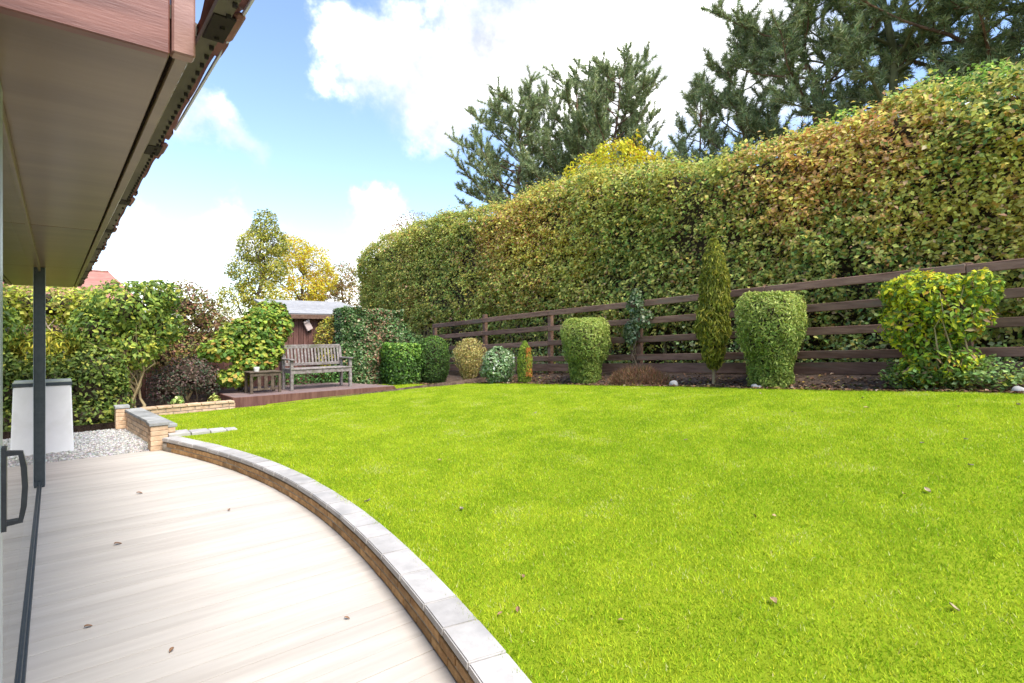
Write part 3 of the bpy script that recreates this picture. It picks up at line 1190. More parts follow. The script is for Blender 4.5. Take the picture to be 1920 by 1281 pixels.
def hedge_top(y):
    return 4.87 + .32 * sstep((y - 4.5) / 6) + .1 * np.sin(y * .9) - 1.3 * np.clip((y - 18.8) / 3.0, 0, 1) ** 2 + .06 * np.sin(y * 3.1)


hedge = empty('tall_hedge', (10.1, 8, .9), 0, 'tall clipped autumn hedge of green, gold and russet leaves behind the rail fence', 'hedge')
ho = np.array([10.1, 8, .9])


def hedge_front(y, z):
    n_ = len(y)
    P = np.stack([np.full(n_, 9.3), y, z], axis=1)
    x = 9.33 + bulge(P, .9, .24, 21) + bulge(P, 2.4, .19, 24)
    x = x + .35 * np.clip((z - (hedge_top(y) - .5)) / .5, 0, 1) ** 2       # rounded shoulder
    x = x + .25 * np.clip((1.9 - z) / .9, 0, 1)                            # thinner foot
    x = x + 1.1 * np.clip((y - 20.2) / 1.5, 0, 1) ** 2
    return x


zb = .75


def hedge_face(n):
    y = RNG.random(n) * (hy1 - hy0) + hy0
    z = zb + RNG.random(n) * (hedge_top(y) - zb)
    kp = RNG.random(n) < np.clip(.25 + (z - 1.0) * .8, .25, 1)     # the foot is sparse
    y, z = y[kp], z[kp]
    g_ = fbmn(np.stack([y * 0, y * .8, z], 1), 1.7, 77)               # thin places where the inside shows
    kp = RNG.random(len(y)) < np.clip((g_ - .27) * 6, .34, 1)
    y, z = y[kp], z[kp]
    return hedge_front(y, z), y, z


x, y, z = hedge_face(76000)
n = len(y)
Pa = np.stack([x + np.abs(RNG.normal(size=n)) * .14 - .02, y, z], axis=1)
# leafy sprigs growing out of the face
x, y, z = hedge_face(19500)
n = len(y)
B = np.stack([x + .10 * RNG.random(n), y, z], axis=1)
SDir = unit(np.array([-.9, 0, .35]) + RNG.normal(size=(n, 3)) * .55)
SLen = .12 + .26 * RNG.random(n) ** 1.6
kk = np.repeat(np.arange(n), 8)
tt = RNG.random(len(kk))
Pb = B[kk] + SDir[kk] * (SLen[kk] * tt)[:, None] + RNG.normal(size=(len(kk), 3)) * .028
P1 = np.concatenate([Pa, Pb])
n = len(P1)
N1 = np.tile([[-1.0, 0, .25]], (n, 1))
nt_ = 42000
y2 = RNG.random(nt_) * (hy1 - hy0) + hy0
x2 = 9.5 + RNG.random(nt_) * 1.3
P2 = np.stack([x2, y2, hedge_top(y2)], axis=1)
P2[:, 2] += bulge(P2, 1.5, .12, 30) - .25 * np.clip((9.75 - x2) / .3, 0, 1) ** 2 + np.abs(RNG.normal(size=nt_)) * .05 - .05 + np.where(RNG.random(nt_) < .10, RNG.random(nt_) ** 2 * .32, 0)
N2 = np.tile([[-.2, 0, 1.0]], (nt_, 1))
ne = 16000
z3 = zb + RNG.random(ne) * (hedge_top(np.full(ne, hy1)) - zb)
x3 = 9.9 + RNG.random(ne) * 1.2
P3 = np.stack([x3, hy1 - .5 + 1.0 * (1 - ((z3 - 2.5) / 2.4) ** 2) + .14 * RNG.normal(size=ne) - .3 * (x3 < 10.2), z3], axis=1)
N3 = np.tile([[-.3, 1.0, .2]], (ne, 1))
P = np.concatenate([P1, P2, P3])
N = np.concatenate([N1, N2, N3])
big = fbmn(P * [0, 1, 1], .42, 41)
med = fbmn(P, 1.7, 42)
Y_, Z_ = P[:, 1], P[:, 2]


def gau(y0, z0, sy, sz):
    return np.exp(-((Y_ - y0) / sy) ** 2 - ((Z_ - z0) / sz) ** 2)


gold = 1.0 * gau(10.6, 4.0, 1.6, 1.5) + .45 * gau(12.8, 3.0, 1.2, 1.2) + .9 * gau(3.2, 4.1, 1.25, .75) + .7 * gau(1.9, 3.2, .8, .8) + .35 * gau(4.4, 3.2, 1.2, .6) + .5 * gau(8.6, 3.4, .8, .9) + .35 * gau(6.6, 4.2, 1.2, .6) + .55 * gau(.9, 3.6, .8, 1.0) + .38 * np.clip((big - .5) * 4, 0, 1) + .24 * np.clip((med - .47) * 5, -1, 1)
gold = np.clip(gold, 0, 1)
rust = np.clip(.03 + 1.05 * gau(3.4, 4.3, 1.1, .6) + .5 * gau(10.9, 4.4, 1.2, .7) + .4 * gau(12.2, 3.8, .8, 1.2) + .45 * gau(3.9, 3.5, .8, .8) + .36 * np.clip((fbmn(P, .9, 44) - .54) * 6, 0, 1), 0, 1)
green = np.clip(1 - gold - .5 * rust, .06, 1)
dk_ = np.clip((fbmn(P, 1.1, 46) - .45) * 4, 0, 1) * green
wts = np.stack([green * .9, green * .8 + gold * .25, gold * .75, rust * .7, rust * .35 + .05, dk_ * .5, green * .5], axis=1)
cols = palette(len(P), [OLIVE, YGREEN, GOLD, ORANGE, BROWN, DARKG, MID], wts, .15, gain=3.4)
me = leaf_mesh('foliage', P - ho, facing(N, .85, .65), .070, cols, .62, .1, tdir=(0, 0, -.8), sizevar=.5)
link('foliage', me, LEAF, hedge)
# woody core
V, Fq = [], []
ys_ = np.linspace(hy0 + .1, hy1 - .9, 120)
for k, yv in enumerate(ys_):
    zt = float(hedge_top(yv)) - .28
    xf = float(hedge_front(np.array([yv]), np.array([3.0]))[0]) + .34
    zz = [.7, 1.6, 2.4, 3.2, zt - .2, zt]
    for q, z_ in enumerate(zz):
        V.append((xf + RNG.normal() * .04 + (.15 if q in (0, 5) else 0) - ho[0], yv - ho[1], z_ - ho[2]))
    for z_ in (zt, .7):
        V.append((10.7 - ho[0], yv - ho[1], z_ - ho[2]))
    if k:
        a, b = (k - 1) * 8, k * 8
        for j in range(8):
            Fq.append((a + j, a + (j + 1) % 8, b + (j + 1) % 8, b + j))
Fq.append(tuple(range(len(V) - 8, len(V)))[:4])
link('branches', raw_mesh('branches', V, Fq), TWIG, hedge)
paths = []
for k in range(46):
    yb = hy0 + (hy1 - hy0) * (k + RNG.random() * .6) / 46
    zb_ = LH(9.6, yb) - .1
    paths.append((wander((9.62, yb, zb_) - ho, (9.55 + RNG.random() * .2, yb + RNG.normal() * .25, 2.6) - ho, 5, .03), [.035, .03, .026, .022, .018, .014]))
    paths.append((wander((9.56, yb, zb_ + .3) - ho, (9.34, yb + RNG.normal() * .5, zb_ + 1.3) - ho, 4, .04), [.016, .014, .012, .009, .006]))
link('trunks', tubes('trunks', paths, 6), PALEBARK, hedge)

# ivy and undergrowth along the fence foot
n = 15000
y = RNG.random(n) * 16 - 2
base = land_h(np.full(n, 8.8), y)
z = base + np.abs(RNG.normal(size=n)) * .27
x = 8.62 + RNG.random(n) * .6 - .05 * RNG.normal(size=n) ** 2 * .3
keep = fbmn(np.stack([x, y, z], 1), 1.3, 51) > .42
keep |= RNG.random(n) < .12
P = np.stack([x, y, z], 1)[keep]
cols = palette(len(P), [DARKG, MID, (.11, .16, .07), (.14, .17, .09), YGREEN], [3, 3, 1.5, .6, .8])
o = link('undergrowth', leaf_mesh('undergrowth', P, facing(np.tile([[-.8, 0, .5]], (len(P), 1)), .3, .6), .06, cols, .8, .06), LEAFG)
tag(o, 'dark ivy undergrowth between the rail fence and the hedge foot', 'undergrowth', kind='stuff')

# leaf litter on the bed
n = 7000
y = RNG.random(n) * 14.3 - 2
x = lawn_right(y) - .07 + np.abs(RNG.normal(size=n)) * .42
k_ = x < 8.46
x, y = x[k_], y[k_]
z = np.maximum(soil_h(x, y) + .015, np.where(x < lawn_right(y), land_h(x, y) + .02, 0)) + .012 * RNG.random(len(x))
cols = palette(len(x), [(.16, .09, .05), (.26, .15, .08), (.34, .25, .15), (.10, .06, .04), (.30, .22, .05), (.12, .15, .04)], [3, 2.5, 1.2, 2, .5, .6], gain=1.15)
o = link('leaf_litter', leaf_mesh('leaf_litter', np.stack([x, y, z], 1), facing(np.tile([[0, 0, 1.0]], (len(x), 1)), .6, .5), .055, cols, .65, .12), DRY)
tag(o, 'brown dead leaf litter covering the soil of the bed', 'leaf litter', kind='stuff')
n = 1500
x = RNG.random(n) * 5 - 1 + .0
y = 10.75 + np.abs(RNG.normal(size=n)) * .9
k_ = ~((x > 2.4) & (y < 12.7))
x, y = x[k_], y[k_]
cols = palette(len(x), [(.16, .09, .05), (.26, .15, .08), (.34, .25, .15), (.10, .06, .04)], [3, 2.5, 1.2, 2])
o = link('leaf_litter', leaf_mesh('leaf_litter', np.stack([x, y, np.where(x < 1.1, .0, soil_h(x, y) + .02)], 1), facing(np.tile([[0, 0, 1.0]], (len(x), 1)), .6, .5), .055, cols, .65, .12), DRY)
tag(o, 'dead leaves lying on the soil under the left shrubs', 'leaf litter', kind='stuff')


# ---- clipped and bedding shrubs along the fence
def clipped(name, xy, label, h, prof, n, size, cols, wts, sq=2.0, amp=.05, nscale=7, asp=.35, tdir=(0, 0, .7), up=.2, jit=.7, stem=(5, .05, .3), material=None, ex=1, ey=1, depth=.1, cat='shrub', z=None, lit_top_w=None, top_frac=.22, core=True, colfn=None):
    zb = LH(*xy) - .02 if z is None else z
    t = shrub(name, (*xy, zb), label, cat)
    P, N = profile_points(n, h, prof, sq, RNG.integers(1000), nscale, amp, depth, top_frac, ex, ey)
    w = np.repeat(np.array(wts, float)[None], n, 0)
    if lit_top_w is not None:  # paler leaf colours towards the top, painting in light from above
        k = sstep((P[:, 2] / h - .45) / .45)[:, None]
        w = w * (1 - k) + np.array(lit_top_w, float)[None] * k
    nz = fbmn(P, 5, 3)[:, None]
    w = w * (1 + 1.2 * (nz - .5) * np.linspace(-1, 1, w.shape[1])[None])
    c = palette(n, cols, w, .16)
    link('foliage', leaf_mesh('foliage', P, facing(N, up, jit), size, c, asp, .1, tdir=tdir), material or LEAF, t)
    if core:
        V, Fq = [], []
        S = 12
        for k, (tt, r) in enumerate(prof):
            for j in range(S):
                a = 2 * math.pi * j / S
                V.append((max(r - .12, .02) * math.cos(a) * ex, max(r - .12, .02) * math.sin(a) * ey, min(tt * h + (.1 if k == 0 else 0), h - .09)))
            if k:
                for j in range(S):
                    Fq.append(((k - 1) * S + j, (k - 1) * S + (j + 1) % S, k * S + (j + 1) % S, k * S + j))
        V.append((0, 0, h - .09))
        Fq += [(len(V) - 1 - S + j, len(V) - 1 - S + (j + 1) % S, len(V) - 1, len(V) - 1) for j in range(0)]
        me = raw_mesh('branches', V, Fq, smooth=True)
        link('branches', me, TWIG, t)
    if stem:
        link('stems', stems_mesh(stem[0], stem[1], h * .7, stem[2], .018), PALEBARK if name != 'laurel_bush' else BARK, t)
    return t


CON = [(.10, .145, .030), (.17, .22, .045), (.25, .29, .065), (.31, .34, .10)]
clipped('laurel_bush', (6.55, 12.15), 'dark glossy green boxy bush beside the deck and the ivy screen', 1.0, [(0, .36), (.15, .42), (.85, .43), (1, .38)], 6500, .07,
        [DARKG, (.05, .10, .018), (.09, .17, .028), (.17, .26, .04)], [2, 3, 1.2, .1], sq=4, asp=.5, material=LEAFG, lit_top_w=[.2, 1, 3, 1.5])
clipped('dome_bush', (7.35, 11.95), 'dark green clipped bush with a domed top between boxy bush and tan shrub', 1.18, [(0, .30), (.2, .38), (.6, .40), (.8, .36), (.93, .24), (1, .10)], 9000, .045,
        [DARKG, (.045, .085, .018), (.075, .135, .025), (.13, .20, .035)], [2.5, 3, 1, .2], sq=2.4, asp=.5, lit_top_w=[.6, 2, 2.4, .8], top_frac=.06)
clipped('tan_shrub', (7.62, 10.75), 'faded tan and olive rounded shrub on bare twiggy stems', 1.08, [(0, .10), (.25, .22), (.5, .36), (.75, .40), (.92, .30), (1, .15)], 5200, .042,
        [(.14, .13, .035), (.26, .22, .07), (.38, .31, .12), (.30, .19, .08)], [2, 3, 2, 1], sq=2.2, asp=.5, stem=(14, .07, .34), lit_top_w=[1, 3, 3, 1], top_frac=.08, core=False, depth=.28)
clipped('variegated_shrub', (7.70, 9.75), 'low grey-green variegated shrub with pale leaf edges', .86, [(0, .22), (.3, .38), (.7, .36), (.9, .24), (1, .1)], 3600, .062,
        [(.06, .11, .035), (.13, .20, .08), (.26, .33, .18), (.40, .44, .28)], [2, 3, 1.6, .8], asp=.55, amp=.13, nscale=5, depth=.2, top_frac=.06)
t = clipped('dwarf_conifer', (7.85, 9.0), 'small narrow conifer, green with one rusty orange side', .92, [(0, .12), (.2, .16), (.6, .16), (.85, .11), (1, .03)], 4200, .045,
            [(.07, .12, .02), (.16, .22, .03), (.26, .30, .04), (.36, .13, .03)], [2, 3, 1.4, .0], asp=.28, tdir=(0, 0, 2), top_frac=.02, stem=None)
P, N = profile_points(3000, .62, [(0, .165), (1, .13)], 2, 5, 7, .03, .05, .01)
k_ = (P[:, 0] * .55 - P[:, 1] * .83) > .06
P, N = P[k_], N[k_]
P[:, 2] += .16
link('rusty_foliage', leaf_mesh('rusty_foliage', P, facing(N, .2, .6), .045, palette(len(P), [(.38, .14, .03), (.28, .10, .03), (.30, .22, .04)], [3, 2, 1]), .28, .1, tdir=(0, 0, 2)), LEAF, t)
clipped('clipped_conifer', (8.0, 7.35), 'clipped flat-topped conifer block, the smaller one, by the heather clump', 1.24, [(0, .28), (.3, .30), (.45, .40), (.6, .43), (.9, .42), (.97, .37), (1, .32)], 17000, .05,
        CON, [3, 3, 1, .1], sq=3.0, asp=.3, amp=.075, depth=.16, lit_top_w=[.5, 2, 3, 2.2], stem=(4, .05, .2))
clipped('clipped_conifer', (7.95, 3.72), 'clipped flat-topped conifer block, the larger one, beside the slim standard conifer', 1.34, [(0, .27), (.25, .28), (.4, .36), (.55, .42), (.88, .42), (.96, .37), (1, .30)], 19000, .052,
        CON, [3, 3, 1, .1], sq=2.9, asp=.3, amp=.08, depth=.16, lit_top_w=[.5, 2, 3, 2.4], stem=(4, .05, .2))
# slim standard conifer
zb = LH(8.05, 4.66) - .02
t = shrub('standard_conifer', (8.05, 4.66, zb), 'slim upright olive conifer on a thin bare trunk in front of the rail fence', 'tree')
n = 17000
P, N = profile_points(n, 1.92, [(0, .08), (.10, .19), (.25, .27), (.42, .26), (.65, .215), (.85, .16), (.95, .11), (1, .04)], 2, 9, 4.5, .13, .26, .02)
P[:, 2] += .36 - .16 * RNG.random(n) * (P[:, 2] < .25)
link('foliage', leaf_mesh('foliage', P, facing(N, .0, .6), .085, palette(n, [(.07, .085, .014), (.13, .145, .02), (.20, .20, .025), (.27, .25, .04)], [2, 3, 2.4, .8], .16, gain=1.9), .2, .08, tdir=(0, 0, 2.4)), LEAF, t)
V = []
link('trunk', tubes('trunk', [(wander((0, 0, -.05), (.02, .02, 1.2), 6, .008), [.026, .024, .022, .02, .018, .015, .01])], 8), PALEBARK, t)
link('branches', tubes('branches', [(((0, 0, .55), (0, 0, 1.2), (0, 0, 1.9)), [.13, .15, .05])], 10), TWIG, t)

# big yellow-green shrub near the right of the fence
t = shrub('yellow_shrub', (8.02, 1.78, LH(8.02, 1.78) - .02), 'loose yellow-green shrub with bright gold leaves growing against the rail fence', 'shrub')
el = [(0, .10, 1.12, .34, .44, .28), (.02, .28, .80, .32, .32, .38), (0, -.16, .85, .33, .36, .38), (0, .05, .45, .24, .28, .36), (.03, .32, 1.15, .25, .22, .22), (0, -.40, 1.1, .22, .2, .24), (-.05, -.1, .3, .28, .34, .26), (-.05, .15, .16, .26, .3, .2)]
P, N = ell_points(10500, el, 14, 4, .3, .3)
P = P[P[:, 2] > -.02] if False else P
N = N
Yl, Zl = P[:, 1], P[:, 2]
wg = np.clip(.35 + Yl * 1.3 + (Zl - .7) * .9, .05, 1.3)
wts = np.stack([np.full(len(P), 1.3), np.full(len(P), 1.5), .4 + 1.8 * wg, .2 + 1.6 * wg, .15 + .2 * wg, np.full(len(P), .18)], 1)
link('foliage', leaf_mesh('foliage', P, facing(N, .4, .7), .075, palette(len(P), [MID, (.14, .22, .03), (.32, .36, .025), (.46, .40, .02), (.38, .22, .03), BROWN], wts, .16), .45, .1, tdir=(0, 0, -.3)), LEAF, t)
link('stems', stems_mesh(16, .12, 1.4, .45, .014), PALEBARK, t)
link('branches', core_mesh('branches', el[:4], .42), TWIG, t)

# low green plants and ivy under it
n = 4200
y = RNG.random(n) * 2.9 - .6
x = 7.72 + RNG.random(n) * .6
hh = (.12 + .22 * fbmn(np.stack([x, y, y * 0], 1), 3, 61)) * RNG.random(n) ** .6
keep = (fbmn(np.stack([x, y, y * 0], 1), 1.6, 66) > .40)
P = np.stack([x, y, land_h(x, y) + hh], 1)[keep]
o = link('ground_cover', leaf_mesh('ground_cover', P, facing(np.tile([[-.3, 0, 1.0]], (len(P), 1)), .2, .6), .055, palette(len(P), [DARKG, MID, (.12, .19, .06), (.22, .30, .10), (.32, .32, .05)], [2, 3, 2, .8, .4]), .6, .08), LEAF)
tag(o, 'low green creeping plants at the lawn edge under the yellow-green shrub', 'ground cover', kind='stuff')

# heather clump
t = shrub('heather_clump', (7.88, 5.95, LH(7.88, 5.95) - .02), 'low rusty brown heather clump at the edge of the bed', 'shrub')
n = 7000
P, N = ell_points(n, [(0, 0, .06, .30, .52, .27), (.02, .36, .05, .24, .3, .2), (0, -.34, .05, .22, .28, .2)], 3, 6, .2, .35)
P = P[P[:, 2] > -.01] if (P[:, 2] > -.01).all() else P
link('foliage', needle_mesh('foliage', P, N * .5 + [0, 0, .9] + RNG.normal(size=P.shape) * .35, .075, .011, palette(len(P), [(.17, .085, .045), (.23, .125, .07), (.12, .065, .04), (.14, .12, .05)], [3, 2.2, 2, 1.6], gain=1.4)), LEAF, t)

# ivy clump climbing the fence post
t = shrub('ivy_clump', (8.46, 6.5, LH(8.46, 6.5)), 'grey-green ivy clump climbing a post of the rail fence', 'ivy')
el = [(-.02, .02, 1.28, .12, .20, .2), (0, 0, 1.45, .1, .13, .16), (-.02, -.12, 1.05, .12, .25, .2), (0, .1, .75, .12, .2, .25)]
P, N = ell_points(1700, el, 8, 5, .35, .3)
link('foliage', leaf_mesh('foliage', P, facing(N, .3, .6), .06, palette(len(P), [(.08, .11, .05), (.14, .17, .09), (.22, .25, .16), DARKG], [3, 2.2, .8, 2.4]), .75, .06), LEAFG, t)
link('stems', stems_mesh(5, .06, 1.4, .12, .012), BARK, t)


# white stones
def stone(xy, r, label, name='white_stone'):
    bm = bmesh.new()
    bmesh.ops.create_icosphere(bm, subdivisions=2, radius=1)
    for v in bm.verts:
        d = v.co.normalized()
        v.co = d * (1 + .22 * math.sin(d.x * 4 + xy[0] * 9) * math.cos(d.y * 3 + xy[1] * 5) + RNG.normal() * .05)
        v.co.x *= r
        v.co.y *= r * 1.15
        v.co.z *= r * 1.05
    for f in bm.faces:
        f.smooth = True
    me = bpy.data.meshes.new(name)
    bm.to_mesh(me)
    bm.free()
    o = link(name, me, STONEW, loc=(*xy, LH(*xy) + r * .6))
    return tag(o, label, 'stone')


stone((7.72, 5.17), .062, 'rounded white stone at the lawn edge between the heather and the slim standard conifer')
stone((7.66, 3.80), .042, 'small white stone in front of the larger clipped conifer')
stone((7.66, 3.73), .03, 'tiny white stone touching the small stone before the larger clipped conifer', 'white_stone')
stone((7.68, 1.02), .05, 'pale grey stone at the lawn edge beyond the yellow-green shrub')

# ---- ivy-clad screen next to the shed, and neighbours
t = shrub('ivy_screen', (6.0, 12.75, .2), 'square ivy-clad screen with brown bare patches right of the bench', 'hedge')
n = 17000
w_, d_, h_ = 1.62, .55, 1.86
fx = RNG.random(n)
side = RNG.random(n)
X = (fx - .5) * w_
Y = np.full(n, -d_ / 2)
Z = RNG.random(n) * h_
N = np.tile([[0, -1.0, .2]], (n, 1))
tp = side < .2
Z[tp] = h_
Y[tp] = (RNG.random(tp.sum()) - .5) * d_
N[tp] = [0, -.2, 1]
sd = (side > .2) & (side < .42)
X[sd] = np.where(RNG.random(sd.sum()) < .5, -.5, .5) * w_
Y[sd] = (RNG.random(sd.sum()) - .5) * d_
N[sd] = np.stack([np.sign(X[sd]), np.full(sd.sum(), -.3), np.full(sd.sum(), .2)], 1)
P = np.stack([X, Y, Z], 1)
P += N * (bulge(P, 3, .13, 71) - np.abs(RNG.normal(size=n)) * .06)[:, None]
bare = np.exp(-((X - .15) / .3) ** 2) * np.clip(1.2 - np.abs(Z - 1.0) * .6, 0, 1)
lf = np.clip((-.15 - X) * 2.5, 0, 1)
wts = np.stack([.8 + lf, .9 + lf, .5 - .4 * bare, 1.3 * bare + .25, .7 * bare + .1, .35 * (1 - bare) + 0 * X], 1)
c_ = palette(n, [DARKG, (.06, .11, .03), (.13, .19, .08), (.17, .125, .07), (.19, .105, .055), (.19, .22, .12)], wts)
link('foliage', leaf_mesh('foliage', P, facing(N, .3, .65), .062, c_, .7, .08), LEAFG, t)
bx('branches', -w_ / 2 + .12, w_ / 2 - .12, -d_ / 2 + .13, d_ / 2 - .1, 0, h_ - .12, TWIG, t, .02)

t = shrub('gold_bush', (5.1, 13.2, .2), 'yellow-green bush between the brown shed and the ivy screen', 'shrub')
el = [(0, 0, 1.1, .32, .28, .5), (.05, -.05, .6, .34, .3, .5), (.2, -.1, 1.35, .3, .25, .4)]
P, N = ell_points(3600, el, 18, 4, .25, .3)
link('foliage', leaf_mesh('foliage', P, facing(N, .4, .7), .065, palette(len(P), [MID, YGREEN, (.34, .30, .03), GOLD], [2, 3, 2, 1]), .5, .1), LEAF, t)
link('stems', stems_mesh(6, .08, 1.2, .25, .012), PALEBARK, t)
t = shrub('low_greenery', (4.5, 12.55, .18), 'low dark green plants growing behind and below the bench', 'shrub')
el = [(0, 0, .25, .7, .18, .28), (-.5, .05, .2, .4, .15, .25), (.55, 0, .25, .3, .18, .3)]
P, N = ell_points(3000, el, 19, 4, .3, .3)
link('foliage', leaf_mesh('foliage', P, facing(N, .4, .7), .06, palette(len(P), [DARKG, (.05, .12, .03), (.10, .20, .05)], [2, 3, 1.5]), .55, .1), LEAFG, t)
# fill between ivy screen, boxy bush and fence end
t = shrub('evergreen_bush', (7.2, 13.3, .25), 'dark evergreen bush filling the corner between the ivy screen and the rail fence', 'shrub')
el = [(0, 0, .7, .5, .4, .75), (.45, .1, .6, .4, .4, .6), (-.3, 0, 1.1, .35, .3, .5)]
P, N = ell_points(5000, el, 23, 3, .25, .3)
link('foliage', leaf_mesh('foliage', P, facing(N, .4, .7), .07, palette(len(P), [DARKG, (.045, .10, .03), (.10, .17, .05), (.2, .24, .12)], [3, 3, 1.2, .5]), .55, .1), LEAFG, t)
link('branches', core_mesh('branches', el, .55), TWIG, t)


# ---- shrubs on the left behind the gravel
def bushy(name, loc, label, el, n, size, cols, wts, asp=.55, seed=5, amp=.28, depth=.3, nscale=3, stems=None, material=None, core=.5, wfn=None, stem_mat=None, tdir=None, up=.45, jit=.65, cat='shrub'):
    t = shrub(name, loc, label, cat)
    P, N = ell_points(n, el, seed, nscale, amp, depth)
    k = P[:, 2] + loc[2] > .02
    P, N = P[k], N[k]
    w = np.repeat(np.array(wts, float)[None], len(P), 0)
    nz = fbmn(P, 2.2, seed + 3)[:, None]
    w = w * np.clip(1 + 3.0 * (nz - .5) * np.linspace(-1, 1, w.shape[1])[None], .05, 3)
    if wfn:
        w = wfn(P, w)
    link('foliage', leaf_mesh('foliage', P, facing(N, up, jit), size, palette(len(P), cols, w, .18), asp, .1, tdir=tdir), material or LEAF, t)
    if stems:
        link('stems', stems, stem_mat or PALEBARK, t)
    if core:
        link('branches', core_mesh('branches', el, core), TWIG, t)
    return t


def multi(ends, base, r0, extra=0, amp=.05):
    paths = []
    for e in ends:
        b = (base[0] + RNG.normal() * .06, base[1] + RNG.normal() * .06, base[2])
        pts = wander(b, e, 6, amp)
        paths.append((pts, [r0 * (1 - .7 * i / 6) for i in range(7)]))
        for q in range(extra):
            i = RNG.integers(3, 6)
            p1 = np.array(pts[i]) + RNG.normal(size=3) * .22 + [0, 0, .25]
            paths.append((wander(pts[i], p1, 3, .06), [r0 * .35, r0 * .28, r0 * .2, r0 * .12]))
    return tubes('stems', paths, 7)


bushy('large_shrub', (.98, 11.3, .06), 'large green shrub with several tan stems rising behind the brick retaining wall',
      [(-.05, 0, 1.85, .62, .6, .5), (.3, .1, 1.55, .5, .5, .5), (-.45, 0, 1.45, .45, .5, .45), (.05, -.1, 1.2, .4, .42, .4), (.35, .0, 2.05, .42, .4, .3)],
      9500, .085, [(.05, .08, .02), (.08, .13, .025), (.14, .19, .035), (.23, .27, .05), (.32, .32, .05)], [1.0, 2.2, 2.6, 2.0, .9], seed=31, depth=.35,
      stems=multi([(-.22, -.2, 1.4), (.15, -.25, 1.2), (.3, -.2, 1.4), (-.15, -.1, 1.6), (.1, -.15, 1.7), (.25, -.05, 1.5), (-.4, -.1, 1.5), (.05, .1, 1.9), (.45, 0, 1.6), (.0, -.2, 1.3)], (0, -.1, -.1), .03, 3), core=.4)
bushy('yellow_top_shrub', (.0, 12.0, .0), 'yellow-green topped shrub with bare forked twigs beyond the end of the house',
      [(-.1, 0, 1.95, .75, .55, .38), (.45, .1, 1.9, .5, .5, .35), (-.9, 0, 1.85, .6, .5, .4)], 7000, .075, [(.10, .16, .03), YGREEN, (.32, .35, .04), (.42, .42, .08)], [2, 3, 3, 1.2], seed=37, depth=.35,
      stems=multi([(-.2, -.3, 1.8), (.5, -.3, 1.75), (-.7, -.2, 1.7), (.15, -.35, 1.6)], (.55, -.35, .3), .028, 2, .03), core=.5, stem_mat=surf('pale bare twig', (.45, .34, .24), (.60, .48, .36), 12, .85))
bushy('low_laurel', (.42, 10.95, .0), 'dense dark green leafy bush at the end of the gravel behind the white tapered block',
      [(0, 0, .55, .5, .32, .6), (-.45, .1, .6, .45, .32, .6), (.1, .0, .9, .4, .3, .4), (-.9, .1, .7, .4, .35, .7), (.35, .05, .35, .25, .25, .4), (-.1, -.22, .2, .55, .22, .28), (-.75, -.2, .25, .4, .22, .3)], 11500, .07, [(.045, .065, .018), (.07, .105, .022), (.12, .17, .035), (.24, .26, .05)], [2.4, 3, 2.2, .9], seed=41)
bushy('bamboo_clump', (-.05, 11.45, .0), 'olive yellow upright grassy foliage above the white tapered block',
      [(0, 0, 1.15, .42, .3, .42), (-.5, 0, 1.1, .4, .3, .45)], 3500, .1, [(.14, .15, .02), (.24, .23, .03), (.33, .30, .04)], [2, 3, 1.5], asp=.25, seed=43, tdir=(0, 0, 2), core=0)
bushy('russet_shrub', (2.0, 12.7, .1), 'tall shrub with russet purple-brown top behind the left shrubs',
      [(0, 0, 1.9, .6, .5, .5), (.35, .1, 1.6, .5, .45, .5), (-.3, 0, 1.5, .5, .4, .5), (.75, .1, 1.35, .4, .4, .4), (.1, -.1, 1.05, .6, .4, .4), (-.4, -.2, .9, .4, .35, .4)], 19000, .06,
      [(.10, .12, .03), (.16, .13, .04), (.20, .10, .055), (.12, .06, .05), (.24, .21, .05)], [2, 2, 2.2, 1.2, 1], seed=47, depth=.4,
      stems=multi([(-.2, -.1, 1.5), (.2, -.1, 1.7), (.5, 0, 1.5)], (.05, 0, -.1), .03, 3), core=.35)
bushy('purple_shrub', (1.95, 11.75, .08), 'low dusky purple-brown shrub behind the low brick bed wall',
      [(0, 0, .62, .48, .35, .36), (.3, .0, .5, .35, .3, .36), (-.35, 0, .42, .4, .3, .34)], 5200, .05,
      [(.05, .07, .04), (.10, .09, .06), (.16, .10, .085), (.09, .055, .05)], [2.4, 2, 2, 1.4], seed=53, depth=.4, core=.45,
      stems=stems_mesh(9, .12, .7, .3, .01), stem_mat=BARK)
bushy('lobed_leaf_shrub', (2.98, 12.05, .1), 'broad-leaved bright green and amber shrub overhanging the deck by the side table',
      [(0, 0, 1.35, .55, .42, .36), (-.45, -.15, 1.05, .42, .38, .24), (.35, -.2, 1.0, .42, .34, .3), (.1, -.3, .75, .45, .3, .2), (-.3, -.35, .5, .42, .3, .2), (.3, .1, 1.65, .35, .35, .26), (.72, .3, 1.5, .35, .35, .4), (.6, .5, 1.85, .4, .35, .22)],
      9600, .095, [(.06, .11, .02), (.11, .18, .03), (.20, .25, .035), (.26, .24, .04), (.28, .17, .04)], [1.6, 2.8, 2.4, 1.2, .6], asp=.75, seed=59, depth=.35, amp=.35, up=.9, jit=.5,
      stems=multi([(-.3, -.2, 1.0), (.3, -.15, 1.1), (0, 0, 1.4), (.25, .1, 1.6), (-.25, -.3, .5)], (-.1, 0, -.1), .022, 2), stem_mat=BARK, core=0)
bushy('bed_seedling', (1.62, 10.95, .1), 'small pale yellow-green plant just behind the low brick bed wall',
      [(0, 0, .16, .12, .1, .14)], 160, .07, [(.25, .32, .10), (.38, .42, .16), (.16, .24, .06)], [2, 2, 1], seed=61, core=0)
bushy('bed_seedling', (2.2, 11.0, .1), 'small yellowish leafy plant behind the bed wall near the deck',
      [(0, 0, .14, .10, .1, .13)], 120, .07, [(.28, .28, .08), (.16, .24, .06)], [2, 1], seed=63, core=0)
